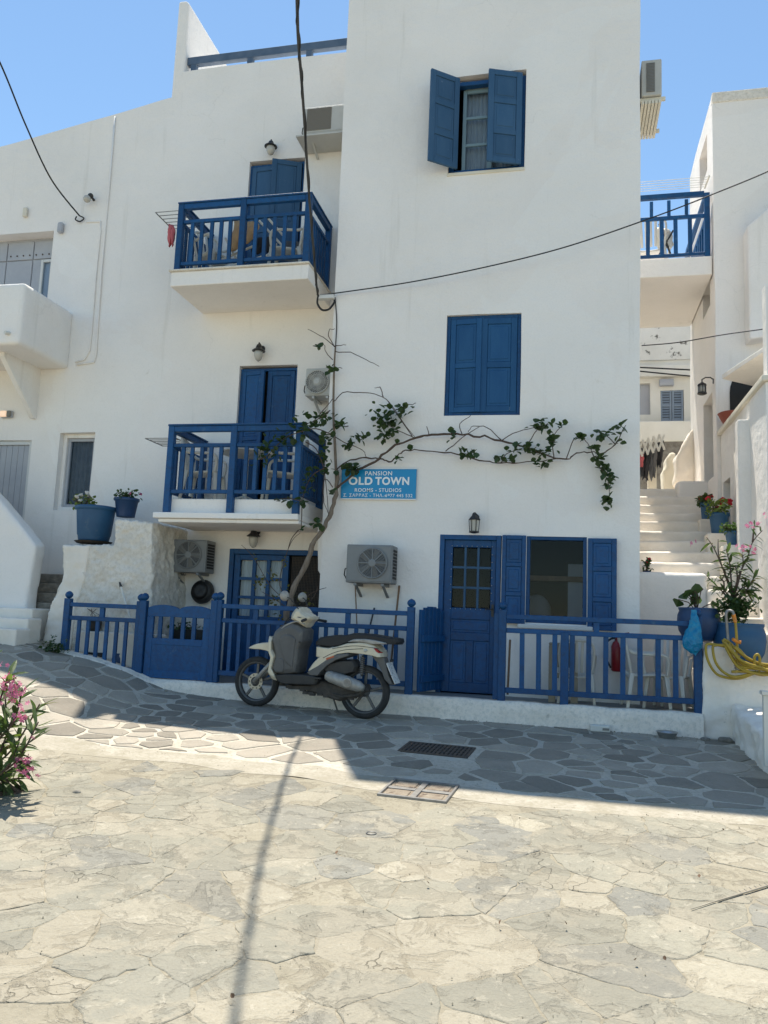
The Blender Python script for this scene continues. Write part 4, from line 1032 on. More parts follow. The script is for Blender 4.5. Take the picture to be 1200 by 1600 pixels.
q = at(1020, 742, Y=14.9); o = MB().box(q.x-.09, q.x+.06, 14.85, 14.95, 1.6, q.z+.3).build('timber_post', 'cream'); tag(o, 'weathered timber post below the hanging washing', 'post')

# ================================================================== air conditioners
def air_unit(label, x0, x1, z0, z1, yf, depth, mat, fan=None, square=None, swirl=False, parent_wall=YT, side_vents=True, tray=False):
    t = thing('air_conditioner', label, 'air conditioner', ((x0+x1)/2, yf+depth/2, z0), 'outdoor air conditioning units')
    MB().box(x0, x1, yf, yf+depth, z0, z1).build('casing', mat, t, bevel=.014, seg=3)
    m = MB(); m.box(x0+.02, x1-.02, yf-.006, yf+.002, z0+.02, z1-.02); m.build('front_panel', mat, t, bevel=.004, seg=1)
    if fan:
        cx, cz, r = fan
        MB().lathe([(r, 0), (r, .004)], (cx, yf-.007, cz), (0, -1, 0), 40).build('fan_dark_disc', 'dark', t)  # flat dark disc, the shade of the fan hollow as colour
        bl = MB()
        for k in range(5):
            a = k*2*math.pi/5; d = Vector((math.cos(a), 0, math.sin(a))); e = Vector((-math.sin(a), 0, math.cos(a))); c = Vector((cx, yf-.013, cz))
            bl.add([c+d*r*.25-e*.02, c+d*r*.92-e*r*.24, c+d*r*.92+e*r*.16, c+d*r*.25+e*.03], [(0, 1, 2, 3)])
        bl.build('fan_blade', 'grille_tan', t)
        gm = MB(); mt = mat
        rings = 9 if not swirl else 3
        for k in range(rings):
            rr = r*(.33+.67*k/(rings-1)); gm.tube([(cx+rr*math.cos(q*math.pi/16), yf-.022, cz+rr*math.sin(q*math.pi/16)) for q in range(32)], .0042 if k < rings-1 else .009, 5, closed=True)
        ns = 8 if not swirl else 34
        for k in range(ns):
            a = 2*math.pi*k/ns
            tw = .0 if not swirl else .9
            pts = [(cx+r*(.25+.75*u)*math.cos(a+tw*u), yf-.024, cz+r*(.25+.75*u)*math.sin(a+tw*u)) for u in (0, .33, .66, 1)]
            gm.tube(pts, .008 if not swirl else .0045, 5)
        gm.build('fan_grille', mat, t)
        MB().lathe([(r*.27, 0), (r*.27, .012), (r*.2, .018)], (cx, yf-.018, cz), (0, -1, 0), 24).build('hub', mat, t)
    if square:
        a, b, c, d = square
        MB().box(a, b, yf-.01, yf-.004, c, d).build('grille', 'grille_tan', t)
        gm = MB(); k = int((d-c)/.018)
        for q in range(k+1): z = lerp(c, d, q/k); gm.box(a, b, yf-.016, yf-.011, z-.003, z+.003)
        gm.build('grille_bars', 'grille_tan', t)
    if side_vents:
        for k in range(9):
            z = lerp(z0+.06, z1-.08, k/8); MB().box(x1-.002, x1+.006, yf+.04, yf+depth-.05, z, z+.028).build('side_vent', 'dark', t)
    for x in (x0+.12, x1-.12):
        m = MB(); m.box(x-.018, x+.018, yf+.01, parent_wall-.002, z0-.035, z0-.003); m.bar((x, yf+.06, z0-.03), (x, parent_wall-.01, z0-.16), .03, .02); m.build('bracket', mat, t)
    if tray:
        MB().box(x0-.08, x1+.02, yf-.06, parent_wall-.003, z0-.06, z0-.037).build('tray', 'air_white', t)
    m = MB(); m.tube([(x0+.01, yf+.1, z0+.2), (x0-.04, yf+.1, z0+.17), (x0-.05, yf+.11, z0+.1), (x0-.02, yf+.13, z0+.04), (x0+.02, yf+.13, z0+.03)], .008, 6); m.build('pipe', 'rubber_cable', t)
    return t
Y_ = YT-.36; a, b = at(541, 880, Y=Y_), at(613, 880, Y=Y_); z0, z1 = at(577, 911, Y=Y_).z, at(577, 851, Y=Y_).z; c = at(582, 880, Y=Y_)
air_unit('grey air conditioner low on the tower, left of the blue door', a.x, b.x, z0, z1, Y_, .30, 'air_grey', (c.x, c.z, .185))
Y_ = YL-.36; a, b = at(260, 868, Y=Y_), at(322, 868, Y=Y_); z0, z1 = at(290, 894, Y=Y_).z, at(290, 843, Y=Y_).z; c = at(295, 867, Y=Y_)
air_unit('grey air conditioner under the lower balcony, left of the glazed door', a.x, b.x, z0, z1, Y_, .30, 'air_grey', (c.x, c.z, .19), parent_wall=YL)
Y_ = YL-.36; a = at(477, 600, Y=Y_); z0, z1 = at(497, 618, Y=Y_).z, at(497, 575, Y=Y_).z; c = at(496, 597, Y=Y_)
air_unit('white air conditioner with swirl grille beside the middle balcony door', a.x, TX0-.02, z0, z1, Y_, .30, 'air_white', (c.x, c.z, .165), swirl=True, parent_wall=YL, side_vents=False)
Y_ = YL-.40; a = at(474, 190, Y=Y_); z0, z1 = at(500, 208, Y=Y_).z, at(500, 166, Y=Y_).z; q0, q1 = at(479, 200, Y=Y_), at(517, 200, Y=Y_)
air_unit('white air conditioner under the roof beside the top balcony door', a.x, TX0-.03, z0, z1, Y_, .32, 'air_white', None, (q0.x, q1.x, z0+.05, z1-.04), parent_wall=YL, side_vents=False, tray=True)
def side_unit():
    y0 = 10.35; X0 = TX1+.05; q0, q1 = at(1005, 160, Y=y0), at(1034, 95, Y=y0); zb, zt = at(1018, 149, Y=y0).z, at(1018, 93, Y=y0).z
    t = thing('air_conditioner', 'pale air conditioner high on the right side of the tower', 'air conditioner', (X0+.15, y0+.4, zb), 'outdoor air conditioning units')
    x1 = q1.x
    MB().box(X0, x1, y0, y0+.80, zb, zt).build('casing', 'air_white', t, bevel=.015, seg=3)
    MB().box(X0+.06, x1-.09, y0-.008, y0+.002, zb+.05, zt-.05).build('side_grille', 'grille_tan', t)
    m = MB()
    for k in range(20): z = lerp(zb+.06, zt-.06, k/19); m.box(X0+.06, x1-.09, y0-.014, y0-.009, z-.004, z+.004)
    m.build('grille_bars', 'air_grey', t)
    for yy in (y0+.06, y0+.78):
        m = MB(); m.box(TX1-.02, x1+.05, yy-.02, yy+.02, zb-.05, zb-.006); m.build('bracket', 'cream', t)
    for k in range(6):
        x = lerp(X0, x1-.04, k/5); MB().box(x, x+.035, y0+.02, y0+.84, zb-.10, zb-.052).build('tray_rib', 'cream', t)
side_unit()

# ================================================================== lamps
def lantern(label, px, py, Y, h=.26, kind='box', mat='black_metal', group='black wall lanterns'):
    p = at(px, py, Y=Y-.13); x, z = p.x, p.z; y = Y-.13
    t = thing('wall_lantern', label, 'lantern', (x, Y, z), group)
    m = MB(); m.lathe([(.045, 0), (.05, .01), (.03, .02)], (x, Y, z+h*.32), (0, -1, 0), 14); m.tube([(x, Y-.01, z+h*.32), (x, Y-.06, z+h*.42), (x, y, z+h*.46), (x, y, z+h*.36)], .012, 8); m.build('bracket', mat, t)
    if kind == 'box':
        m = MB(); m.lathe([(.012, .50*h), (.03, .44*h), (.035, .36*h), (.075, .20*h), (.08, .16*h), (.06, .15*h)], (x, y, z), n=6); m.build('cap', mat, t)
        m = MB(); m.lathe([(.06, -.34*h), (.068, -.36*h), (.068, -.40*h), (.02, -.44*h)], (x, y, z), n=6)
        for k in range(6):
            a = math.pi*k/3; m.tube([(x+.055*math.cos(a), y+.055*math.sin(a), z-.35*h), (x+.066*math.cos(a), y+.066*math.sin(a), z+.16*h)], .006, 4)
        m.build('cage', mat, t)
        MB().lathe([(.047, -.34*h), (.056, .15*h)], (x, y, z), n=6).build('glass', 'lamp_glass', t)
    else:
        m = MB(); m.lathe([(.012, .42*h), (.035, .36*h), (.05, .22*h), (.095, .12*h), (.098, .09*h), (.07, .08*h)], (x, y, z), n=16); m.build('cap', mat, t, smooth=False)
        MB().lathe([(.062, .08*h), (.066, 0), (.06, -.14*h), (.042, -.28*h), (.01, -.36*h)], (x, y, z), n=16).build('globe', 'lamp_glass', t, smooth=True)
    return t
lantern('black wall lantern with glass sides above the blue tower door', 741, 818, YT, .28)
lantern('black cap lamp above the top balcony door', 423, 232, YL, .30, 'globe')
lantern('black cap lamp above the middle balcony door', 404, 552, YL, .34, 'globe')
lantern('black cap lamp above the glazed ground floor door', 396, 842, YL, .36, 'globe')
def spot_lamp():
    p = lx(147, 313); t = thing('wall_spotlight', 'small bare spotlight with black holder on the left house wall', 'lamp', (p.x, YL, p.z))
    m = MB(); m.tube([(p.x, YL, p.z), (p.x-.0, YL-.09, p.z+.02)], .02, 8); m.ball((p.x, YL-.1, p.z+.02), .045, 10); m.build('holder', 'black_metal', t)
    MB().ball((p.x-.03, YL-.14, p.z-.05), .06, 12).build('bulb', 'lamp_glass', t, smooth=True)
spot_lamp()
def bulkhead():
    p = lx(13, 648); t = thing('bulkhead_light', 'oblong wall light with warm glow above the grey door', 'lamp', (p.x, YL, p.z))
    MB().box(p.x-.11, p.x+.10, YL-.04, YL, p.z-.06, p.z+.06).build('base', 'grey_paint', t, bevel=.02)
    MB().box(p.x-.10, p.x+.02, YL-.09, YL-.041, p.z-.05, p.z+.05).build('cover', 'lit_bulb', t, bevel=.025, seg=3)
    MB().box(p.x+.021, p.x+.09, YL-.085, YL-.041, p.z-.05, p.z+.05).build('cover_end', 'grille_tan', t, bevel=.02)
bulkhead()
q = lx(97, 358); o = MB().box(q.x-.045, q.x+.045, YL-.08, YL-.004, q.z-.09, q.z+.09).build('wall_light', 'grey_paint', bevel=.03, seg=3); tag(o, 'small grey rounded wall light right of the upper left window', 'lamp')
q = lx(41, 333); o = MB().box(q.x-.04, q.x+.04, YL-.05, YL-.004, q.z-.085, q.z+.085).build('wall_light', 'cream', bevel=.025, seg=3); tag(o, 'small pale oval wall light above the upper left window', 'lamp')
q = at(13, 522, Y=YL-BD); m = MB(); m.tube([(q.x+.03, YL-BD+.03, q.z+.01), (q.x, YL-BD-.07, q.z)], .028, 10); m.lathe([(.02, 0), (.02, .004)], (q.x, YL-BD-.071, q.z), (0, -1, 0), 10); o = m.build('security_camera', 'plastic_white', smooth=False); tag(o, 'tiny white security camera on the solid balcony front', 'camera')
def alley_lantern():
    p = at(1097, 607, X=XB-.17); x, y, z = p; t = thing('wall_lantern', 'black round lantern on scroll bracket above the alley doorway', 'lantern', (XB, y, z), 'black wall lanterns')
    m = MB(); m.tube([(XB, y, z+.13), (XB-.05, y, z+.17), (XB-.12, y, z+.17), (x, y, z+.14), (x, y, z+.09)], .010, 6); m.lathe([(.04, 0), (.04, .015)], (XB, y, z+.11), (-1, 0, 0), 12); m.build('bracket', 'black_metal', t)
    m = MB(); m.lathe([(.012, .10), (.06, .065), (.066, .045)], (x, y, z), n=14); m.lathe([(.066, -.065), (.07, -.085), (.04, -.10)], (x, y, z), n=14)
    for k in range(8): a = k*math.pi/4; m.tube([(x+.055*math.cos(a), y+.055*math.sin(a), z-.075), (x+.055*math.cos(a), y+.055*math.sin(a), z+.055)], .006, 4)
    m.build('cage', 'black_metal', t); MB().lathe([(.046, -.065), (.046, .045)], (x, y, z), n=14).build('glass', 'lamp_glass', t, smooth=True)
alley_lantern()

# ================================================================== the sign
def sign():
    y = YT-.035; a, b = at(533, 757, Y=y), at(650, 757, Y=y); zt, zb = at(592, 733, Y=y).z, at(592, 779, Y=y).z
    t = thing('guesthouse_sign', 'blue guesthouse sign with white lettering on the tower corner', 'sign', ((a.x+b.x)/2, YT, zb))
    MB().box(a.x, b.x, y, YT-.008, zb, zt).build('board', 'sign_blue', t, bevel=.003, seg=1)
    W = b.x-a.x; H = zt-zb; dg = None
    fm = MB(); fm.box(a.x-.005, b.x+.005, y-.002, y+.02, zb-.012, zb-.001); fm.box(a.x-.005, b.x+.005, y-.002, y+.02, zt+.001, zt+.008); fm.build('trim', 'ink', t)
    for txt, cap, fz, wd, bold in (('PANSION', .145, .855, .36, .012), ('OLD', .275, .595, .32, .035), ('TOWN', .275, .595, .45, .035), ('ROOMS - STUDIOS', .125, .285, .62, .012), ('\u03a3. \u03a3\u0391\u0392\u0392\u0391\u03a3 - \u03a4\u0397\u039b.:6977 445 532', .115, .105, .92, .010)):
        cu = bpy.data.curves.new('lettering', 'FONT'); cu.body = txt; cu.size = 1; cu.align_x = 'CENTER'; cu.align_y = 'CENTER'; cu.extrude = .01; cu.offset = bold; cu.space_character = 1.12
        co = bpy.data.objects.new('lettering', cu); COL.objects.link(co)
        bpy.context.view_layer.update(); ev = co.evaluated_get(bpy.context.evaluated_depsgraph_get()); me = bpy.data.meshes.new_from_object(ev)
        bpy.data.objects.remove(co)
        xs = [v.co.x for v in me.vertices]; ys = [v.co.y for v in me.vertices]; kx = W*wd/(max(xs)-min(xs)); ky = H*cap/(max(ys)-min(ys)); cx, cy = (max(xs)+min(xs))/2, (max(ys)+min(ys))/2
        ox = a.x+W*{'PANSION': .5, 'OLD': .263, 'TOWN': .686}.get(txt, .5); oz = zb+H*fz
        for v in me.vertices: c = v.co.copy(); v.co = ((c.x-cx)*kx+ox, y-.003-(c.z+.01)*.1, (c.y-cy)*ky+oz)
        me.materials.clear(); me.materials.append(MATS['ink'])
        o = bpy.data.objects.new('lettering', me); link(o, t)
sign()

# ================================================================== plants
LEAF_HEART = [(0, 0, 0), (.35, .25, .10), (.45, .55, .12), (.22, .85, .05), (0, 1.0, -.05), (-.22, .85, .05), (-.45, .55, .12), (-.35, .25, .10), (0, .5, -.02)]
HEART_F = [(0, 1, 8), (1, 2, 8), (2, 3, 8), (3, 4, 8), (4, 5, 8), (5, 6, 8), (6, 7, 8), (7, 0, 8)]
def rand_rot(rng, droop=.0):
    return Matrix.Rotation(rng.uniform(0, 6.28), 3, 'Z') @ Matrix.Rotation(rng.uniform(-1.2, 1.2)+droop, 3, 'X') @ Matrix.Rotation(rng.uniform(-.6, .6), 3, 'Y')
def leaf_mass(rng, pts, size, verts=LEAF_HEART, faces=HEART_F, mb=None):
    mb = mb or MB()
    for p in pts:
        M = rand_rot(rng); s = size*rng.uniform(.6, 1.25); mb.add([M @ (Vector(v)*s)+Vector(p) for v in verts], faces)
    return mb
def smooth_path(pts, n=4):
    pts = [Vector(p) for p in pts]; out = []
    for i in range(len(pts)-1):
        p0, p1, p2, p3 = pts[max(i-1, 0)], pts[i], pts[i+1], pts[min(i+2, len(pts)-1)]
        for k in range(n):
            t = k/n; out.append(.5*((2*p1)+(p2-p0)*t+(2*p0-5*p1+4*p2-p3)*t*t+(3*p1-p0-3*p2+p3)*t**3))
    return out+[pts[-1]]
def vine():
    rng = random.Random(11)
    t = thing('bougainvillea', 'bougainvillea vine with bare trunk trained across the tower front', 'vine', (at(446, 975, Y=9.62).x, 9.62, FLOOR))
    def c5(x, y): return (480+x/2.308, 450+y/2.308)
    def c8(x, y): return (230+x/3.636, 520+y/3.636)
    def P(pts, Y): return [at(*q, Y=(Y[i] if isinstance(Y, list) else Y)) for i, q in enumerate(pts)]
    trunk = P([(440, 1085), (447, 969), (453, 945), (460, 918), (479, 880), (488, 852), (507, 822), (519, 795), (526, 765), (527, 735)], [9.6, 9.62, 9.63, 9.66, 9.72, 9.76, 9.82, 9.87, 9.9, 9.92])
    sp = smooth_path(trunk); n = len(sp); sp = [p+Vector((rng.uniform(-.008, .008), rng.uniform(-.008, .008), 0)) for p in sp]
    MB().tube(sp, [lerp(.040, .024, i/n)*(1+.12*math.sin(i*1.7)) for i in range(n)], 10).build('trunk', 'bark', t, smooth=True)
    second = P([(438, 1085), (436, 1000), (447, 960), (452, 940)], [9.66, 9.66, 9.66, 9.68]); MB().tube(smooth_path(second), .022, 8).build('stem', 'bark', t, smooth=True)
    stem = P([(526, 760), (524, 710), (521, 645), (522, 580), (524, 543)], 9.94); sp = smooth_path(stem); MB().tube(sp, [lerp(.021, .011, i/len(sp)) for i in range(len(sp))], 8).build('stem', 'bark', t, smooth=True)
    A = [c5(*q) for q in ((105, 722), (180, 660), (245, 625), (300, 580), (390, 540), (450, 530), (540, 527), (620, 535), (700, 550), (790, 575), (850, 600), (935, 617), (970, 597), (1025, 590), (1060, 597), (1110, 565), (1150, 497))]
    B = [c5(*q) for q in ((105, 655), (160, 620), (215, 612), (270, 615), (300, 628), (330, 600), (370, 583), (450, 590), (540, 600), (640, 625), (700, 632), (790, 628), (870, 618), (935, 617))]
    for pts, r0, r1, Y, mt in ((A, .016, .005, 9.88, 'twig'), (B, .010, .006, 9.91, 'twig')):
        sp = [p+Vector((rng.gauss(0, .006), rng.gauss(0, .006), rng.gauss(0, .006))) for p in smooth_path(P(pts, Y))]; MB().tube(sp, [lerp(r0, r1, i/len(sp))*rng.uniform(.8, 1.25) for i in range(len(sp))], 8).build('branch', mt, t, smooth=True)
    tw = [[(102, 215), (60, 180), (5, 152)], [(102, 215), (75, 165), (98, 145)], [(95, 262), (70, 235), (62, 205)], [(102, 230), (160, 235), (215, 262), (260, 283)], [(102, 212), (140, 205)],
          [(95, 410), (130, 380), (210, 378), (275, 395), (310, 430), (350, 490), (390, 540)], [(275, 395), (265, 360), (245, 362)], [(380, 535), (320, 450), (285, 400)], [(385, 540), (330, 515), (250, 470)], [(320, 440), (360, 425), (395, 418)],
          [(1025, 590), (1050, 640), (1085, 700), (1090, 780)], [(935, 617), (960, 550), (985, 535), (1010, 560), (1030, 595)], [(1110, 565), (1080, 535), (1040, 518)],
          [(890, 610), (885, 540), (920, 500)], [(790, 575), (830, 510), (870, 490)], [(700, 550), (650, 505), (600, 500), (580, 520)], [(500, 590), (560, 540), (620, 500)], [(560, 530), (550, 490), (590, 460)], [(440, 530), (432, 500)], [(700, 632), (720, 600), (790, 575)],
          [(105, 540), (140, 560), (200, 585), (215, 612)], [(95, 720), (66, 690), (60, 760), (75, 810)], [(150, 500), (92, 495)], [(95, 300), (125, 288)], [(40, 465), (95, 400)], [(700, 550), (760, 520), (830, 500)]]
    for pts in tw:
        sp = smooth_path(P([c5(*q) for q in pts], 9.89)); sp = [p+Vector((0, rng.uniform(-.05, .02), 0)) for p in sp]
        MB().tube(sp, [lerp(.007, .0035, i/len(sp)) for i in range(len(sp))], 5).build('twig', 'twig', t, smooth=True)
    tw8 = [[(1040, 575), (960, 545), (880, 560), (780, 600), (690, 690), (640, 720)], [(1030, 760), (950, 800), (900, 880), (880, 970)], [(1040, 440), (970, 490), (900, 520)], [(900, 620), (960, 660), (1000, 760), (1020, 900), (1030, 1040)], [(880, 970), (875, 1110)], [(860, 1120), (820, 1170), (800, 1230)], [(890, 960), (800, 940), (720, 950)]]
    for pts in tw8:
        sp = smooth_path(P([c8(*q) for q in pts], 9.56)); MB().tube(sp, [lerp(.008, .004, i/len(sp)) for i in range(len(sp))], 5).build('twig', 'twig', t, smooth=True)
    lp = []
    def clump(c, n, sx, sy, Y, conv):
        for _ in range(n):
            x, y = conv(c[0]+rng.gauss(0, sx), c[1]+rng.gauss(0, sy)); lp.append(at(x, y, Y=Y+rng.uniform(-.10, .03)))
    for x, y, n, sx, sy in ((290, 470, 28, 22, 22), (310, 495, 16, 14, 18), (350, 432, 12, 22, 6), (255, 455, 8, 16, 8), (275, 530, 16, 16, 10), (200, 540, 14, 16, 5), (155, 563, 9, 11, 7), (155, 650, 18, 18, 7), (120, 495, 9, 10, 4), (45, 215, 4, 6, 4), (88, 295, 7, 5, 6), (580, 595, 15, 16, 6), (522, 535, 6, 6, 8), (370, 585, 3, 4, 4), (330, 610, 4, 5, 6), (840, 497, 18, 24, 9), (880, 555, 14, 9, 16), (918, 500, 5, 6, 4), (838, 597, 16, 14, 8), (822, 632, 5, 4, 4), (865, 630, 5, 4, 4), (755, 583, 9, 16, 6), (692, 612, 5, 5, 6), (735, 618, 5, 6, 4), (985, 540, 8, 8, 4), (1065, 525, 12, 16, 6), (1130, 510, 10, 9, 11), (1110, 560, 5, 8, 4), (1032, 580, 6, 5, 5), (1055, 625, 14, 9, 14), (1085, 668, 20, 12, 14), (1085, 712, 9, 8, 7), (1087, 765, 14, 8, 13), (792, 568, 5, 5, 4), (60, 465, 14, 20, 10), (40, 850, 4, 6, 4)):
        clump((x, y), int(n*1.4), sx, sy, 9.88, c5)
    for x, y, n, sx, sy in ((960, 480, 26, 40, 20), (880, 545, 34, 36, 20), (780, 600, 40, 46, 22), (690, 660, 30, 30, 26), (650, 715, 20, 22, 18), (1010, 640, 26, 24, 40), (1020, 590, 16, 20, 16), (1000, 700, 12, 22, 20), (1020, 770, 14, 14, 16), (930, 830, 20, 18, 30), (895, 900, 16, 14, 26), (880, 955, 14, 10, 12), (790, 950, 16, 34, 8), (730, 952, 8, 10, 8), (980, 1090, 12, 22, 8), (1095, 525, 12, 18, 8), (1045, 900, 7, 8, 10), (1050, 210, 6, 8, 8), (870, 1115, 4, 6, 4)):
        clump((x, y), int(n*.62), sx, sy, 9.6, c8)
    stuff(leaf_mass(rng, lp, .085).build('leaves', 'leaf', t))
    lp2 = []
    lp = lp2
    def c4(x, y): return (320+x/3.158, 820+y/3.158)
    for x, y, n, sx, sy in ((270, 290, 16, 30, 14), (330, 255, 14, 26, 14), (395, 185, 6, 8, 12), (350, 370, 14, 26, 24), (370, 440, 14, 22, 20), (420, 310, 6, 12, 14), (250, 170, 3, 6, 6), (510, 380, 10, 20, 24), (470, 375, 8, 16, 16)):
        for _ in range(n): px, py = c4(x+rng.gauss(0, sx), y+rng.gauss(0, sy)); lp2.append(at(px, py, Y=9.75+rng.uniform(-.12, .1)))
    stuff(leaf_mass(rng, lp2, .05).build('lower_leaves', 'dry_leaf', t))
    for pts in ([(440, 400), (330, 310), (240, 160), (180, 100)], [(440, 420), (370, 300), (395, 170), (430, 80), (470, 40)], [(470, 380), (540, 330), (600, 310)], [(480, 420), (540, 350), (560, 300)], [(430, 430), (350, 370), (280, 330)]):
        sp = smooth_path([at(*c4(*q), Y=9.72) for q in pts]); MB().tube(sp, [lerp(.006, .003, i/len(sp)) for i in range(len(sp))], 5).build('twig', 'twig', t, smooth=True)
vine()

def pot_mesh(kind, r, h):
    if kind == 'tub': return [(r*.74, 0), (r*.76, .02), (r*.80, h*.16), (r*.83, h*.18), (r*.95, h*.86), (r*.96, h*.88), (r*1.04, h*.90), (r*1.05, h*.97), (r*1.0, h), (r*.93, h), (r*.92, h*.90), (.01, h*.88)]
    if kind == 'round': return [(r*.55, 0), (r*.72, h*.08), (r*.93, h*.32), (r, h*.58), (r*.98, h*.78), (r*.90, h*.90), (r*.93, h*.95), (r*.95, h), (r*.86, h), (r*.84, h*.9), (.01, h*.88)]
    return [(r*.72, 0), (r*.74, .01), (r*.93, h*.84), (r*1.02, h*.86), (r*1.03, h), (r*.92, h), (r*.9, h*.9), (.01, h*.88)]
def pot(label, x, y, z, r, h, kind, mat, name='flower_pot', group='potted plants'):
    t = thing(name, label, 'potted plant', (x, y, z), group)
    MB().lathe(pot_mesh(kind, r, h), (x, y, z), n=32, cap=True).build('pot', mat, t, smooth=False if kind == 'x' else True)
    MB().lathe([(r*.9, 0), (r*.5, .015), (.01, .02)], (x, y, z+h*.9), n=16).build('soil', 'soil', t)
    return t
OL_V = [(0, 0, 0), (.09, .25, .02), (.11, .5, .0), (.07, .8, -.04), (0, 1, -.10), (-.07, .8, -.04), (-.11, .5, .0), (-.09, .25, .02), (0, .25, -.015), (0, .5, -.03), (0, .8, -.06)]
OL_F = [(0, 1, 8), (1, 2, 9, 8), (2, 3, 10, 9), (3, 4, 10), (0, 8, 7), (8, 9, 6, 7), (9, 10, 5, 6), (10, 4, 5)]
def bushy(t, x, y, z, rx, rz, n, size, mat, rng, flower=None, nf=0, fs=.03):
    m = MB()
    for _ in range(max(4, n//12)):
        a = rng.uniform(0, 6.28); q = rng.uniform(.2, .9)
        m.tube([(x, y, z-.03), (x+rx*q*.5*math.cos(a), y+rx*q*.5*math.sin(a), z+rz*.4), (x+rx*q*math.cos(a), y+rx*q*math.sin(a), z+rz*rng.uniform(.5, .95))], .006, 5)
    m.build('stem', 'twig', t)
    pts = []
    for _ in range(n):
        a = rng.uniform(0, 6.28); q = math.sqrt(rng.random()); hh = rng.uniform(0, 1); rr = rx*q*(1-.45*abs(hh-.4)); pts.append((x+rr*math.cos(a), y+rr*math.sin(a), z+rz*hh))
    stuff(leaf_mass(rng, pts, size).build('leaves', mat, t))
    if flower:
        for _ in range(nf):
            a = rng.uniform(0, 6.28); q = rng.uniform(.3, 1.05); f = MB(); c = Vector((x+rx*q*math.cos(a), y+rx*q*math.sin(a)-.02, z+rz*rng.uniform(.5, 1.15)))
            for k in range(7): b = k*2.4; f.ball(c+Vector((math.cos(b), math.sin(b), rng.uniform(-.5, .8)))*fs*.6, fs*.55, 6)
            f.build('flower', flower, t)
rng = random.Random(5)
# the two pots on the stair pier
Y_ = 10.05; q = at(146, 846, Y=Y_); wd = (at(172, 800, Y=Y_).x-at(118, 800, Y=Y_).x)/2; hh = at(146, 792, Y=Y_).z-q.z
t = pot('large blue tub with white geraniums on the stair pier', q.x, Y_, q.z, wd, hh, 'tub', 'pot_blue'); c = at(130, 785, Y=Y_)
bushy(t, c.x, Y_, q.z+hh*.95, .19, .20, 90, .06, 'bright_leaf', rng, 'white_flower', 6, .03)
MB().lathe([(wd*.82, 0), (wd*.95, .03)], (q.x, Y_, q.z-.032), n=24).build('saucer', 'soil', t)
Y_ = 10.15; q = at(196, 808, Y=Y_); wd = (at(212, 785, Y=Y_).x-at(178, 785, Y=Y_).x)/2; hh = at(196, 779, Y=Y_).z-q.z
t = pot('smaller blue pot with pink geranium on top of the stair pier', q.x, Y_, q.z, wd, hh, 'pot', 'dark_pot'); bushy(t, q.x, Y_, q.z+hh, .20, .11, 90, .05, 'leaf', rng, 'pink', 2, .022)
# pots up the alley steps
for px, py, rad_px, top, lab, fl, nf, leafm, Y_ in ((1149, 853, 17, 831, 'blue pot with pale green foliage on the ledge just above the oleander', None, 0, 'leaf', 10.75),
                                           (1124, 835, 16.5, 802, 'blue pot of red geraniums with yellow green leaves beside the alley steps', 'red_flower', 7, 'bright_leaf', 11.45),
                                           (1103, 812, 9, 786, 'small blue pot of pink flowers farthest up the alley steps', 'red_flower', 4, 'oleander_leaf', 12.1)):
    q = at(px, py, Y=Y_); wd = (at(px+rad_px, py, Y=Y_).x-q.x); hh = at(px, top, Y=Y_).z-q.z
    t = pot(lab, q.x, Y_, q.z, wd, hh, 'pot', 'pot_blue'); bushy(t, q.x-.02, Y_, q.z+hh*.9, wd*1.35, wd*1.5 if nf else wd*.9, 150, .055, leafm, rng, fl, nf, .035)
    o = MB().box(q.x-wd*1.3, XW+.02, Y_-wd*1.2, Y_+wd*1.2, q.z-1.0, q.z).build('pot_ledge', 'whitewash', bevel=.02); tag(o, 'white ledge carrying the '+lab.split(' on the')[0].split(' beside')[0].split(' farthest')[0], 'ledge')
# tiny plant at the tower corner
q = at(1007, 897, Y=10.6); t = pot('tiny pot with red flowers at the tower corner on the alley wall', q.x+.03, 10.62, q.z-.02, .05, .06, 'pot', 'dark_pot'); bushy(t, q.x+.03, 10.62, q.z+.03, .06, .16, 40, .045, 'leaf', rng, 'red_flower', 2, .02)
# terracotta bowl
q = at(1131, 666, Y=12.2); o = MB().lathe([(.10, 0), (.16, .10), (.19, .17), (.21, .20), (.19, .21), (.17, .19), (.01, .1)], (XW+.13, 12.15, ptop+.075), n=24).build('terracotta_bowl', 'terracotta', smooth=True); tag(o, 'empty terracotta bowl standing on the parapet wall end', 'bowl')
# two big round pots behind the hose wall
Y_ = 9.78; q = at(1092, 1003, Y=Y_); wd = at(1126, 975, Y=Y_).x-q.x; hh = at(1092, 950, Y=Y_).z-q.z
t = pot('round dark blue pot with big leaved plant behind the fence corner', q.x, Y_, q.z, wd, hh, 'round', 'dark_pot', group='potted plants')
m = MB(); lv = []
for k, (dx, dz) in enumerate(((-.17, .16), (-.10, .10), (-.05, .19), (-.22, .09), (.02, .13), (.05, .22), (-.12, .2), (-.02, .06), (.12, .05))):
    c = Vector((q.x+dx, Y_+rng.uniform(-.1, .05), q.z+hh+dz)); m.tube([(q.x-.02, Y_, q.z+hh*.9), ((c.x+q.x)/2, c.y, c.z-.03), c], .006, 5); lv.append(c)
m.build('stem', 'twig', t); me = leaf_mass(rng, [(0, 0, 0)], .13).mesh('leaf', 'leaf')
for c in lv: inst(me, 'leaf', t, tuple(c), (rng.uniform(-.5, .9), rng.uniform(-.4, .4), rng.uniform(0, 6.28)))
t0 = t
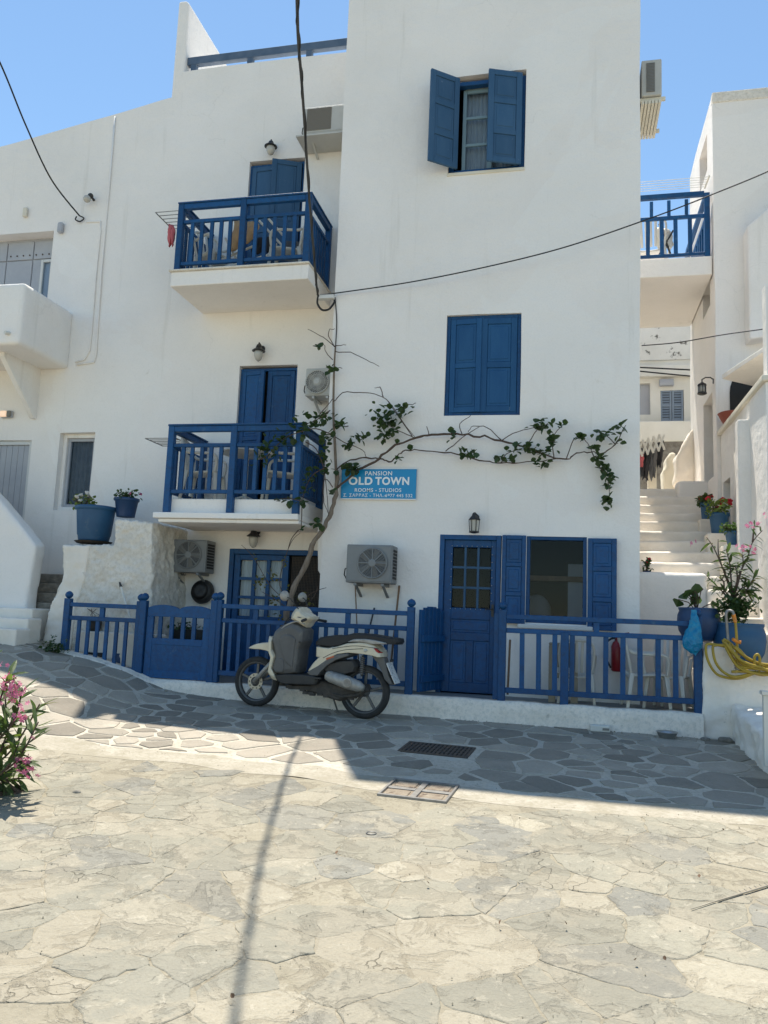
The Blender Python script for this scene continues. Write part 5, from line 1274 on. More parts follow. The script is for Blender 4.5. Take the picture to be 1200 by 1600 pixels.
def oleander_branch(t, path, r, n, rng, lsize, mats=('oleander_leaf',), start=.35, spread=1.0, up=.5):
    sp = smooth_path(path, 5); MB().tube(sp, [lerp(r, r*.4, i/len(sp)) for i in range(len(sp))], 6).build('stem', 'twig', t, smooth=True)
    for k in range(n):
        u = lerp(start, 1, (k+rng.random())/n); i = min(len(sp)-2, int(u*(len(sp)-1))); p = sp[i]; d = (sp[i+1]-sp[i]).normalized()
        a = rng.uniform(0, 6.28); sd = d.orthogonal().normalized(); e = d.cross(sd); out = (sd*math.cos(a)+e*math.sin(a))*spread+d*up; out.normalize()
        L = lsize*rng.uniform(.6, 1.15); M = out.to_track_quat('Y', 'Z').to_matrix() @ Matrix.Rotation(rng.uniform(-.8, .8), 3, 'Y')
        o = inst(rng.choice(LEAFV[rng.choice(mats) if rng.random() > .05 else 'dry_leaf']), 'leaf', t, tuple(p), M.to_euler(), (L*1.05, L, L))
def flower_cluster(t, c, n, s, mat, rng):
    for _ in range(n):
        f = MB(); o = Vector(c)+Vector((rng.gauss(0, s), rng.gauss(0, s), rng.gauss(0, s*.8))); ax = Vector((rng.gauss(0, 1), rng.gauss(-1, 1), rng.gauss(.3, 1))).normalized(); a = ax.orthogonal().normalized(); b = ax.cross(a); q = s*.75
        for k in range(5):
            th = k*1.2566; d = a*math.cos(th)+b*math.sin(th); e = ax.cross(d)
            f.add([o, o+d*q*.6+e*q*.4+ax*q*.2, o+d*q*1.15+e*q*.1+ax*q*.12, o+d*q*.9-e*q*.35+ax*q*.25], [(0, 1, 2, 3)])
        f.build('flower', mat, t)
def bent(k, bend, tw): return MB().add([(x+tw*y*y*.12, y, z-bend*y*y) for x, y, z in OL_V], OL_F).mesh('leaf', k)
LEAFV = {k: [bent(k, b_, t_) for b_, t_ in ((0, 0), (.18, .6), (.35, -.5), (-.12, .4), (.55, .2))] for k in ('oleander_leaf', 'leaf', 'bright_leaf', 'dry_leaf')}
Y_ = 9.72; q = at(1156, 1040, Y=Y_); wd = at(1197, 1000, Y=Y_).x-q.x; hh = at(1156, 974, Y=Y_).z-q.z
t = pot('large round blue pot with pink oleander behind the coiled hose', q.x, Y_, q.z, wd, hh, 'round', 'pot_blue')
def c3(x, y): return (1020+x/6.667, 820+y/6.667)
base = at(*c3(830, 790), Y=Y_)
for pts, n, ls in (([(820, 790), (760, 700), (720, 640)], 18, .14), ([(850, 790), (900, 680), (980, 640)], 18, .15), ([(860, 700), (880, 540), (860, 430)], 20, .15), ([(830, 790), (830, 690), (740, 480), (640, 250), (560, 130)], 12, .15), ([(830, 760), (780, 600), (690, 330), (680, 150)], 5, .13), ([(835, 770), (860, 650), (920, 480), (990, 330), (1040, 180), (1140, 60)], 10, .14), ([(830, 770), (815, 560), (800, 400), (760, 250)], 22, .17), ([(840, 780), (900, 560), (940, 400), (930, 300)], 20, .15), ([(800, 780), (720, 690), (640, 610), (560, 530)], 9, .14), ([(880, 800), (960, 700), (1030, 600), (1060, 510)], 26, .16), ([(850, 800), (950, 720), (1060, 690)], 14, .15), ([(740, 720), (740, 600), (700, 560)], 5, .11), ([(1040, 180), (1050, 60), (1060, 0)], 6, .12)):
    oleander_branch(t, [at(*c3(*p), Y=Y_+rng.uniform(-.06, .06)) for p in pts], .011, n, rng, ls, ('oleander_leaf', 'leaf', 'leaf'), .5 if n < 12 else .3)
for x, y, n in ((430, 190, 4), (960, 245, 6), (1055, 260, 5), (870, 235, 3), (1010, 5, 5), (1080, -15, 4), (1190, -110, 3)): flower_cluster(t, at(*c3(x, y), Y=Y_-.03), n, .028, 'pink', rng)
pts = []
for _ in range(520): px, py = c3(rng.gauss(850, 95), rng.gauss(870, 75)); pts.append(at(px, py, Y=Y_-.05+rng.uniform(-.14, .1)))
stuff(leaf_mass(rng, pts, .055).build('undergrowth', 'leaf', t))

# oleander at the left edge of the foreground
def foreground_oleander():
    rng = random.Random(21); Y0 = 5.15
    gx = gp(-190, 1330).x; t = thing('oleander_bush', 'pink flowering oleander bush leaning in at the left edge', 'shrub', (gx, Y0+.1, g(gx, Y0)))
    root = Vector((gx, Y0+.15, g(gx, Y0+.15)))
    tips = [((-25, 1180), (-5, 1110), (15, 1050), 24), ((-25, 1190), (20, 1130), (35, 1075), 24), ((-30, 1220), (20, 1170), (62, 1100), 22), ((-30, 1230), (25, 1190), (60, 1128), 20), ((-30, 1240), (10, 1200), (30, 1160), 22), ((-30, 1250), (5, 1210), (40, 1190), 26), ((-40, 1260), (5, 1222), (38, 1216), 24), ((-40, 1200), (5, 1140), (8, 1085), 24), ((-30, 1230), (0, 1175), (20, 1120), 24), ((-60, 1150), (-30, 1080), (-20, 1030), 24), ((-70, 1200), (-50, 1120), (-45, 1060), 24), ((-30, 1240), (8, 1215), (14, 1245), 16)]
    for a, b, c, n in tips:
        dy = rng.uniform(-.18, .18); p = [root+Vector((0, dy*.3, 0)), at(*a, Y=Y0+dy*.6), at(*b, Y=Y0+dy), at(*c, Y=Y0+dy)]
        oleander_branch(t, p, .012, n, rng, .17, ('oleander_leaf', 'oleander_leaf', 'oleander_leaf', 'bright_leaf'), .42, .8, .75)
    for x, y, n, s in ((5, 1040, 3, .02), (12, 1062, 9, .028), (20, 1075, 8, .03), (5, 1090, 6, .028), (32, 1085, 7, .026), (33, 1102, 5, .024), (36, 1122, 8, .026), (58, 1152, 2, .014), (38, 1182, 9, .026), (45, 1208, 9, .026), (32, 1204, 4, .02), (-10, 1060, 6, .03)):
        flower_cluster(t, at(x, y, Y=Y0-.15), n, s, 'pink', rng)
    # a stray low shoot nearer the viewer
    q = gp(-110, 1390); root2 = Vector((q.x, q.y+.1, g(q.x, q.y)))
    oleander_branch(t, [root2, root2+Vector((.05, .05, .3)), root2+Vector((.14, .03, .5))], .008, 12, rng, .16, ('oleander_leaf',), .6)
foreground_oleander()

# weeds at the fence foot
q = gp(80, 1012); t = thing('weed_tuft', 'low green weed tuft at the foot of the leftmost fence post', 'plant', (q.x, 9.2, q.z))
pts = [(q.x+rng.gauss(0, .10), 9.2+rng.gauss(0, .05), g(q.x, 9.2)+abs(rng.gauss(0, .07))) for _ in range(120)]
stuff(leaf_mass(rng, pts, .05).build('leaves', 'leaf', t))

# ================================================================== scooter
def scooter():
    Yf, Yr = 9.02, 8.86
    xf = at(401, 1058, Y=Yf).x; xr = at(569, 1075, Y=Yr).x
    def yp(x): return lerp(Yr, Yf, (x-xr)/(xf-xr))
    ax = Vector((xf-xr, Yf-Yr, 0)).normalized(); nr = Vector((-ax.y, ax.x, 0))
    if nr.y > 0: nr = -nr
    def C(cx, cy, off=0.):
        px, py = 350+cx/4.138, 900+cy/4.138; d = ray(px, py); n = nr; o = Vector((xr, Yr, 0))+nr*off; return d*(o.dot(n)/d.dot(n))
    t = thing('scooter', 'dusty cream scooter with grey leg shield parked against the kerb', 'scooter', ((xf+xr)/2, (Yf+Yr)/2, g((xf+xr)/2, 9.0)))
    def slab(name, pts, w_, mat, parent=t, bv=.02, seg=3, off=0., smooth=True):
        v = [C(*p) for p in pts]; m = MB(); m.prism([p+nr*(w_/2+off) for p in v], -nr*w_)
        o = m.build(name, mat, parent, smooth=False); bev(o, bv, seg, 25); return o
    def loft(name, pts, ws, mat, parent=t, smooth=True):
        """side outline swelling to its middle: rings of the outline shrunk towards the sides"""
        v = [C(*p) for p in pts]; c = sum(v, Vector())/len(v); n = len(v); m = MB(); vs = []; fs = []
        for wv, k in ws: vs += [c+(p-c)*k+nr*wv for p in v]
        for i in range(len(ws)-1):
            for j in range(n): fs.append((i*n+j, i*n+(j+1) % n, (i+1)*n+(j+1) % n, (i+1)*n+j))
        fs += [tuple(range(n)), tuple(range((len(ws)-1)*n, len(ws)*n))[::-1]]
        m.add(vs, fs); o = m.build(name, mat, parent, smooth=False); bev(o, .008, 2, 20); return o
    def wheel(cx, cy, Rw, wd, nsp, name):
        c = C(cx, cy); gz = g(c.x, c.y)+.004; c.z = gz+Rw
        prof = []
        for k in range(13):
            a = math.pi*k/12; prof.append((Rw-.045+.045*math.sin(a)**.8, -wd/2*math.cos(a)))
        prof = [(Rw-.06, -wd/2*.9)]+prof+[(Rw-.06, wd/2*.9)]
        wh = MB().lathe([(Rw-.075, -wd*.35), (Rw-.055, -wd*.42), (Rw-.055, wd*.42), (Rw-.075, wd*.35), (Rw-.085, 0), (Rw-.075, -wd*.35)], c, nr, 40, cap=False).build(name, 'alloy', t, smooth=True)
        MB().lathe(prof, c, nr, 48, cap=False).build('tyre', 'rubber', wh, smooth=True)
        a0 = ax; b0 = Vector((0, 0, 1))
        for k in range(nsp):
            th = 2*math.pi*k/nsp+.35; d = a0*math.cos(th)+b0*math.sin(th)
            MB().bar(c+d*.04, c+d*(Rw-.075), .032, .024, nr).build('spoke', 'alloy', wh, bevel=.006)
        MB().lathe([(.045, -.05), (.055, -.02), (.055, .03), (.03, .055)], c, nr, 20).build('hub', 'alloy', wh)
        return wh, c
    fw, fc = wheel(215, 655, .288, .085, 5, 'front_wheel'); rw, rc = wheel(912, 725, .295, .11, 5, 'rear_wheel')
    m = MB(); m.lathe([(.055, .040), (.095, .040), (.095, .046), (.055, .046), (.055, .04)], fc, nr, 36, cap=False)
    m.build('brake_disc', 'disc', fw)
    m = MB()
    for k in range(10): a = k*.628; m.lathe([(.008, 0), (.008, .003)], fc+nr*.046+(ax*math.cos(a)+Vector((0, 0, 1))*math.sin(a))*.077, nr, 8)
    stuff(m.build('disc_hole', 'dark', fw))
    f1 = C(335, 545); f2 = C(400, 330)
    for s in (-.075, .075): MB().tube([fc+nr*s, fc+nr*s+(f1-fc)*.55, f1+nr*s], [.026, .024, .022], 12).build('fork', 'silver' if s < 0 else 'silver', t, smooth=True)
    MB().tube([f1, f2], .03, 10).build('steering_column', 'black_plastic', t)
    loft('front_mudguard', [(170, 466), (186, 452), (220, 438), (262, 430), (335, 424), (350, 450), (345, 510), (322, 494), (290, 482), (250, 474), (205, 472)], [(-.085, .84), (-.07, .95), (-.03, 1), (.03, 1), (.07, .95), (.085, .84)], 'cream_paint')
    loft('leg_shield_front', [(331, 385), (352, 398), (350, 470), (372, 512), (352, 600), (372, 640), (380, 672), (352, 664), (326, 630), (346, 520), (332, 480)], [(-.19, .8), (-.15, 1), (.15, 1), (.19, .8)], 'cream_paint')
    ls = loft('leg_shield', [(362, 350), (400, 318), (470, 292), (520, 310), (555, 345), (548, 420), (522, 470), (512, 560), (500, 628), (430, 640), (366, 634), (346, 612), (366, 512), (340, 410)], [(-.17, .78), (-.15, .93), (-.08, 1), (.08, 1), (.15, .93), (.17, .78)], 'grey_plastic')
    # glove box outline and lower pad on the shield
    loft('glove_box', [(400, 400), (430, 372), (480, 378), (510, 402), (500, 470), (486, 600), (440, 560), (405, 470)], [(.150, .98), (.176, .94), (.182, .86)], 'grey_plastic', ls)
    loft('knee_pad', [(372, 540), (400, 520), (430, 532), (436, 590), (424, 622), (372, 620), (356, 590)], [(.148, .98), (.172, .92), (.178, .84)], 'grey_plastic', ls)
    MB().lathe([(.012, 0), (.012, .01)], C(490, 428, .176), nr, 10).build('ignition', 'black_plastic', ls)
    loft('headset', [(452, 280), (470, 235), (492, 203), (522, 200), (548, 236), (592, 262), (592, 282), (565, 305), (548, 335), (505, 308)], [(-.17, .55), (-.13, .85), (-.06, 1), (.06, 1), (.13, .85), (.17, .55)], 'cream_paint')
    loft('headlight', [(452, 272), (462, 240), (488, 206), (510, 206), (496, 240), (470, 268)], [(-.10, .8), (-.06, 1.05), (.06, 1.05), (.10, .8)], 'silver')
    for s in (-1, 1):
        p0 = C(560, 280)+nr*.12*s; p1 = C(585, 292)+nr*.33*s
        MB().tube([p0, p1], .017, 10).build('grip', 'black_plastic', t, smooth=True)
        MB().tube([C(540, 270)+nr*.18*s, C(548, 268)+nr*.30*s], .007, 6).build('brake_lever', 'silver', t)
        q0 = C(515, 215)+nr*.14*s; q1 = C(478, 150)+nr*.2*s; q2 = C(450, 133)+nr*.24*s
        mo = MB(); mo.tube([q0, q1, q2], .006, 6); mo.build('mirror_stem', 'black_plastic', t)
        d = (ax*.9-nr*.25*s).normalized(); mb = MB(); mb.lathe([(.02, -.03), (.052, -.015), (.060, .005), (.055, .014), (.01, .016)], q2, (-ax+nr*.75).normalized(), 20); mb.build('mirror', 'silver', t, smooth=True)
    loft('floorboard', [(352, 632), (450, 628), (560, 632), (625, 640), (642, 668), (628, 700), (520, 698), (405, 692), (372, 668)], [(-.16, .9), (-.14, 1), (.14, 1), (.16, .9)], 'black_plastic')
    loft('engine_case', [(405, 702), (560, 700), (640, 672), (760, 700), (930, 700), (950, 740), (900, 775), (830, 790), (760, 808), (690, 788), (620, 760), (540, 738), (410, 722)], [(-.09, .85), (-.06, 1), (.05, 1), (.08, .82)], 'engine')
    loft('air_box', [(655, 602), (700, 560), (780, 540), (862, 538), (885, 580), (870, 622), (800, 640), (690, 640)], [(-.07, .85), (-.04, 1), (.08, 1), (.12, .85)], 'black_plastic')
    m = MB()
    for k in range(16):
        cx = rng.uniform(420, 900); cy = 720+(cx-420)*.12+rng.uniform(-14, 22); c = C(cx, cy); m.box(c.x-.03, c.x+.03, c.y-.09, c.y-.03, c.z-.016, c.z+.016)
    stuff(m.build('engine_detail', 'engine', t))
    body = [(566, 612), (600, 562), (640, 522), (620, 520), (622, 452), (700, 462), (760, 452), (830, 430), (900, 424), (960, 428), (1005, 446), (1040, 488), (1046, 525), (1000, 512), (940, 502), (840, 492), (760, 502), (700, 536), (660, 572), (628, 610), (600, 632)]
    loft('rear_body', body, [(-.15, .90), (-.13, .97), (-.06, 1), (.06, 1), (.13, .97), (.15, .90)], 'cream_paint')
    loft('side_trim', [(568, 622), (600, 600), (640, 578), (700, 535), (762, 503), (838, 495), (842, 512), (760, 538), (700, 575), (660, 615), (640, 642), (590, 640)], [(-.157, .97), (-.12, 1), (.12, 1), (.157, .97)], 'grey_plastic')
    loft('tail_trim', [(820, 426), (862, 406), (930, 404), (1000, 412), (1078, 430), (1082, 440), (1000, 442), (900, 424)], [(-.15, .9), (-.12, 1), (.12, 1), (.15, .9)], 'silver')
    loft('seat', [(612, 448), (612, 425), (640, 396), (740, 380), (800, 384), (860, 368), (960, 374), (1080, 394), (1148, 404), (1154, 428), (1140, 444), (1080, 440), (980, 418), (860, 412), (760, 452), (690, 458)], [(-.13, .86), (-.12, .95), (-.08, 1), (.08, 1), (.12, .95), (.13, .86)], 'seat')
    loft('tail_light', [(985, 456), (1012, 462), (1042, 494), (1036, 504), (1010, 490)], [(-.09, .85), (-.07, 1), (.07, 1), (.151, .7)], 'tail_red')
    slab('reflector', [(694, 528), (745, 512), (747, 522), (697, 540)], .012, 'amber', bv=.002, seg=1, off=.152)
    loft('indicator', [(932, 472), (950, 466), (962, 480), (950, 492), (934, 488)], [(.13, 1), (.155, .9), (.162, .5)], 'lamp_glass')
    loft('rear_mudguard', [(962, 508), (1046, 525), (1062, 580), (1078, 640), (1106, 704), (1082, 702), (1050, 668), (1026, 600), (1004, 560)], [(-.07, .95), (-.05, 1), (.05, 1), (.07, .95)], 'grey_plastic')
    a, b = C(1066, 560), C(1122, 695); dn = (b-a); m = MB()
    pa = [a-nr*.09, a+nr*.09, b+nr*.09, b-nr*.09]; nn = dn.cross(nr).normalized()*.004
    m.add([p+nn for p in pa]+[p-nn for p in pa], [(0, 1, 2, 3), (7, 6, 5, 4), (0, 1, 5, 4), (1, 2, 6, 5), (2, 3, 7, 6), (3, 0, 4, 7)]); m.build('number_plate', 'plate', t)
    MB().lathe([(.012, 0), (.018, .02), (.01, .04)], C(1075, 545), -ax, 10).build('plate_lamp', 'black_plastic', t)
    # shock absorber with a coil
    s0, s1 = C(898, 512, .06), C(890, 650, .07); MB().tube([s0, s1], .012, 8).build('shock_absorber', 'black_plastic', t)
    cp = [lerp(s0, s1, k/90)+ (ax*math.cos(k*.75)+nr*math.sin(k*.75))*.026 for k in range(8, 84)]
    MB().tube(cp, .006, 5).build('spring', 'zinc', t, smooth=True)
    # exhaust
    e0, e1, e2 = C(665, 642, .13), C(800, 690, .16), C(905, 726, .15)
    MB().tube([e0, lerp(e0, e1, .15), e1, lerp(e1, e2, .7), e2], [.05, .062, .072, .06, .032], 20).build('exhaust', 'silver', t, smooth=True)
    for c_, r_ in ((C(796, 690, .224), .052), (C(678, 648, .18), .044)):
        MB().lathe([(r_, -.02), (r_, .004), (r_*.8, .006)], c_, nr, 24).build('exhaust_guard', 'silver', t)
        MB().lathe([(r_*.78, 0), (r_*.78, .003)], c_+nr*.006, nr, 24).build('exhaust_end', 'zinc', t)
    MB().tube([C(905, 735, .12), C(860, 770, .11), C(760, 780, .08), C(640, 740, .05)], .02, 8).build('exhaust_pipe', 'engine', t, smooth=True)
    MB().tube([C(690, 700, 0), rc], .03, 8).build('swing_arm', 'engine', t)
    sx = C(700, 770); MB().tube([sx, Vector((sx.x+.05, sx.y+.12, g(sx.x, sx.y)+.008)), Vector((sx.x+.12, sx.y+.14, g(sx.x, sx.y)+.01))], .011, 6).build('side_stand', 'zinc', t)
    # panel seams, badge strip, foot pegs, headlamp lens
    for pts in ([(700, 470), (760, 460), (860, 452), (1000, 470)], [(640, 530), (700, 500), (780, 478), (900, 470)]):
        MB().tube(smooth_path([C(x, y, .150) for x, y in pts]), .0035, 5).build('panel_seam', 'black_plastic', t, smooth=True)
    MB().tube(smooth_path([C(x, y, .155) for x, y in ((366, 350), (402, 318), (470, 294), (520, 312))]), .009, 8).build('shield_edge', 'silver', t, smooth=True)
    MB().box(*[v for a_, b_ in zip(C(600, 660, .18)-Vector((.05, .02, .008)), C(600, 660, .18)+Vector((.05, .02, .008))) for v in (a_, b_)]).build('foot_peg', 'black_plastic', t)
    # cables
    for k in range(3): MB().tube(smooth_path([C(520+k*8, 250), C(420, 270+k*12), C(370, 360), C(350, 480)]), .005, 5).build('cable', 'rubber_cable', t, smooth=True)
scooter()

# ================================================================== terrace furniture and clutter
def armchair(label, x, y, z, rot, sc=1., mat='plastic_white', group='white plastic garden chairs'):
    t = bpy.data.objects.new('garden_chair', None); t.location = (x, y, z); t.rotation_euler = (0, 0, rot); t.scale = (sc, sc, sc); COL.objects.link(t); tag(t, label, 'chair', group)
    def add(mb, name, **k):
        o = bpy.data.objects.new(name, mb.mesh(name, mat, True)); COL.objects.link(o); o.parent = t; bev(o, .008, 2, 40); return o
    m = MB(); vs = []; fs = []; n = 8
    for j in range(n+1):
        for i in range(n+1):
            u, v = i/n*2-1, j/n; wd = lerp(.235, .205, v); vs.append((u*wd, lerp(-.22, .22, v), .43-.025*(1-u*u)-.03*v+(.02 if j == 0 else 0)*-1))
    for j in range(n):
        for i in range(n): a = j*(n+1)+i; fs.append((a, a+1, a+n+2, a+n+1))
    o = add(m.add(vs, fs), 'seat'); s = o.modifiers.new('s', 'SOLIDIFY'); s.thickness = .02
    for sx in (-1, 1):
        for yy, lean in ((-.2, -.04), (.2, .06)):
            m = MB(); top = .42 if yy < 0 else .42; m.add([(sx*.20-.03, yy-.03, top), (sx*.20+.03, yy-.03, top), (sx*.20+.03, yy+.03, top), (sx*.20-.03, yy+.03, top), (sx*.245-.018, yy+lean-.018, 0), (sx*.245+.018, yy+lean-.018, 0), (sx*.245+.018, yy+lean+.018, 0), (sx*.245-.018, yy+lean+.018, 0)], [(0, 1, 2, 3), (7, 6, 5, 4), (0, 4, 5, 1), (1, 5, 6, 2), (2, 6, 7, 3), (3, 7, 4, 0)]); add(m, 'leg')
        m = MB(); pts = smooth_path([(sx*.235, -.20, .40), (sx*.262, -.22, .56), (sx*.268, -.17, .645), (sx*.268, 0, .655), (sx*.25, .18, .66), (sx*.225, .235, .70)], 4); m.tube(pts, .022, 8); add(m, 'armrest')
    m = MB(); pts = smooth_path([(-.20, .21, .41), (-.235, .26, .66), (-.20, .30, .84), (0, .32, .875), (.20, .30, .84), (.235, .26, .66), (.20, .21, .41)], 5); m.tube(pts, .02, 8); add(m, 'back_frame')
    for k in range(5):
        xx = -.14+.07*k; m = MB(); m.bar((xx, .215, .43), (xx*1.1, .312, .855), .042, .012, (0, 1, 0)); add(m, 'back_slat')
    return t
q = at(1010, 1100, Y=9.62); armchair('white plastic armchair nearest the fire extinguisher on the terrace', q.x, 9.66, FLOOR, R(95), .92)
q = at(1048, 1098, Y=9.72); armchair('white plastic armchair at the terrace corner by the low wall', q.x-.02, 9.73, FLOOR, R(-20), .9)
q = at(915, 1080, Y=9.8); armchair('white plastic armchair behind the tan slotted chair on the terrace', at(900, 1080, Y=9.78).x, 9.74, FLOOR, R(180), .82)
def tan_chair():
    Y_ = 9.56; a, b = at(857, 1050, Y=Y_).x, at(903, 1050, Y=Y_).x; zt = at(880, 1009, Y=Y_).z
    t = thing('tan_stool', 'tan slotted plastic step stool seen behind the fence', 'stool', ((a+b)/2, Y_, FLOOR))
    m = MB(); sl = lambda z: .03*(zt-z)
    zsl, zsh = at(880, 1052, Y=Y_).z, at(880, 1043, Y=Y_).z
    m.box(a, b, Y_, Y_+.03, zsh, zt); m.box(a, a+.06, Y_+.001, Y_+.029, zsl, zsh); m.box(b-.06, b, Y_+.001, Y_+.029, zsl, zsh); m.box(a, b, Y_, Y_+.03, FLOOR+.28, zsl)
    m.build('back_panel', 'plastic_tan', t, bevel=.006)
    for x in (a+.04, b-.04): MB().box(x-.04, x+.04, Y_+.002, Y_+.05, FLOOR, FLOOR+.28).build('leg', 'plastic_tan', t, bevel=.006)
    for x in (a+.04, b-.04): MB().prism([(x-.03, Y_+.25, FLOOR), (x-.03, Y_+.29, FLOOR), (x-.03, Y_+.07, zt-.02), (x-.03, Y_+.032, zt-.02)], (.06, 0, 0)).build('leg', 'plastic_tan', t, bevel=.006)
    MB().box(a, b, Y_-.002, Y_+.16, zt+.001, zt+.03).build('top', 'plastic_tan', t, bevel=.01)
tan_chair()
def extinguisher():
    Y_ = YT-.11; q = at(961, 1020, Y=Y_); zt, zb = at(961, 998, Y=Y_).z, at(961, 1049, Y=Y_).z; x = q.x+.03
    t = thing('fire_extinguisher', 'red fire extinguisher hung on the tower wall under the window', 'extinguisher', (x, Y_, zb))
    MB().lathe([(.06, 0), (.075, .015), (.075, zt-zb-.09), (.055, zt-zb-.04), (.025, zt-zb-.02), (.025, zt-zb)], (x, Y_, zb), n=20).build('cylinder', 'red_paint', t, smooth=True)
    m = MB(); m.box(x-.025, x+.025, Y_-.02, Y_+.02, zt, zt+.04); m.bar((x-.02, Y_, zt+.05), (x+.13, Y_, zt+.075), .02, .014); m.bar((x, Y_, zt+.03), (x+.10, Y_, zt+.03), .02, .012); m.build('valve_handle', 'red_paint', t)
    MB().tube(smooth_path([(x-.02, Y_-.01, zt+.02), (x-.12, Y_-.03, zt-.04), (x-.14, Y_-.04, zt-.2), (x-.11, Y_-.05, zb+.1), (x-.08, Y_-.05, zb+.04)]), .012, 8).build('hose', 'rubber_cable', t, smooth=True)
    MB().box(x-.03, x+.03, Y_+.07, YT-.003, zb+.1, zt).build('bracket', 'black_metal', t)
extinguisher()
def bag():
    Y_ = YF-.07; pts = [(1080, 955), (1090, 958), (1092, 972), (1097, 992), (1100, 1008), (1094, 1018), (1082, 1019), (1072, 1009), (1066, 1000), (1076, 988), (1079, 970)]
    c = at(1085, 1000, Y=Y_); m = MB()
    rows = [(953, 1084, 3.5), (962, 1085, 6), (972, 1085, 8), (984, 1085, 11), (996, 1082, 16), (1003, 1082, 17.5), (1010, 1085, 14.5), (1017, 1088, 9), (1020, 1089, 2)]
    n = 18; vs = []; fs = []
    for i, (py, px, rw) in enumerate(rows):
        for k in range(n):
            a = 2*math.pi*k/n; p = at(px+rw*math.cos(a)*(1+.10*math.sin(3*a+i)), py+(4*math.cos(a) if i > 4 else 0)*-1, Y=Y_-.0); vs.append(p+Vector((0, math.sin(a)*rw/135*.55*(1+.15*math.sin(5*a+i*2)), 0)))
    for i in range(len(rows)-1):
        for k in range(n): fs.append((i*n+k, i*n+(k+1) % n, (i+1)*n+(k+1) % n, (i+1)*n+k))
    o = m.add(vs, fs).build('plastic_bag', 'bag', smooth=False); sb = o.modifiers.new('s', 'SUBSURF'); sb.levels = sb.render_levels = 2; _t = bpy.data.textures.new('crumple', 'CLOUDS'); _t.noise_scale = .05; dd = o.modifiers.new('d', 'DISPLACE'); dd.texture = _t; dd.strength = .035; dd.texture_coords = 'GLOBAL'; tag(o, 'knotted light blue plastic bag hanging on the right fence post', 'bag')
bag()
def hose():
    t = thing('garden_hose', 'coiled yellow garden hose draped over the low white wall', 'hose', (1.8, 9.3, -.45)); rg = random.Random(4)
    def H(pts, Y): return smooth_path([at(*c3(x, y), Y=Y+rg.uniform(-.02, .02)) for x, y in pts], 6)
    for pts, Y in (([(730, 1195), (760, 1270), (860, 1420), (960, 1510), (1110, 1560), (1200, 1560)], 9.24), ([(735, 1190), (800, 1230), (900, 1330), (1040, 1420), (1150, 1470), (1230, 1480)], 9.22), ([(780, 1290), (870, 1460), (1000, 1490), (1150, 1510), (1240, 1530)], 9.2), ([(760, 1270), (620, 1245), (555, 1260), (570, 1400), (650, 1540), (760, 1590), (900, 1600), (1050, 1550), (1120, 1530)], 9.19), ([(740, 1255), (660, 1255), (625, 1280), (650, 1420), (720, 1520), (830, 1580), (950, 1570), (1080, 1530)], 9.18), ([(860, 1320), (930, 1450), (1060, 1500), (1200, 1500)], 9.2), ([(900, 1360), (880, 1420), (900, 1480), (960, 1500)], 9.19), ([(1060, 1450), (1060, 1380), (1090, 1350), (1115, 1390), (1110, 1480)], 9.18), ([(820, 1260), (900, 1300), (990, 1400), (1110, 1450), (1170, 1470)], 9.21), ([(860, 1010), (870, 1130), (882, 1310)], 9.24), ([(820, 1530), (960, 1530), (1130, 1545), (1250, 1540)], 9.2), ([(750, 1220), (830, 1330), (930, 1430), (1080, 1500), (1240, 1505)], 9.17), ([(790, 1240), (880, 1380), (1000, 1450), (1140, 1490), (1240, 1550)], 9.16), ([(740, 1230), (810, 1370), (900, 1490), (1040, 1540), (1240, 1570)], 9.18), ([(840, 1270), (960, 1370), (1100, 1440), (1240, 1460)], 9.19)):
        MB().tube(H(pts, Y), .0145, 8).build('coil', 'hose', t, smooth=True)
    MB().tube(H([(840, 935), (850, 975), (858, 1015)], 9.24), [.02, .022, .016], 10).build('coupling', 'orange', t, smooth=True)
    MB().tube(H([(835, 1190), (870, 1215), (920, 1225)], 9.2), .018, 8).build('nozzle', 'orange', t, smooth=True)
    s = thing('standpipe', 'thin bent metal standpipe with tap feeding the yellow hose', 'tap', (at(*c3(780, 1250), Y=9.3).x, 9.3, -.5))
    MB().tube(H([(790, 1290), (775, 1100), (765, 930), (790, 895), (830, 905), (845, 945)], 9.27), .016, 8).build('pipe', 'zinc', s, smooth=True)
hose()
# bowl, tub on the street
q = gp(1040, 1150); o = MB().lathe([(.075, 0), (.08, .006), (.105, .062), (.115, .066), (.112, .07), (.10, .06), (.07, .012), (.005, .011)], (q.x, KERB_Y-.16, g(q.x, KERB_Y-.16)), n=28).build('metal_bowl', 'steel', smooth=True); tag(o, 'shiny steel pet bowl on the paving by the kerb', 'bowl')
q = gp(938, 1143)
t = thing('plastic_tub', 'small white plastic food tub lying against the kerb', 'tub', (q.x, KERB_Y-.1, g(q.x, KERB_Y-.1)))
MB().box(q.x-.11, q.x+.10, KERB_Y-.14, KERB_Y-.04, g(q.x, KERB_Y-.1)+.005, g(q.x, KERB_Y-.1)+.075).build('tub', 'plastic_white', t, bevel=.012); MB().box(q.x+.02, q.x+.09, KERB_Y-.143, KERB_Y-.141, g(q.x, KERB_Y-.1)+.025, g(q.x, KERB_Y-.1)+.05).build('print', 'grille_tan', t)
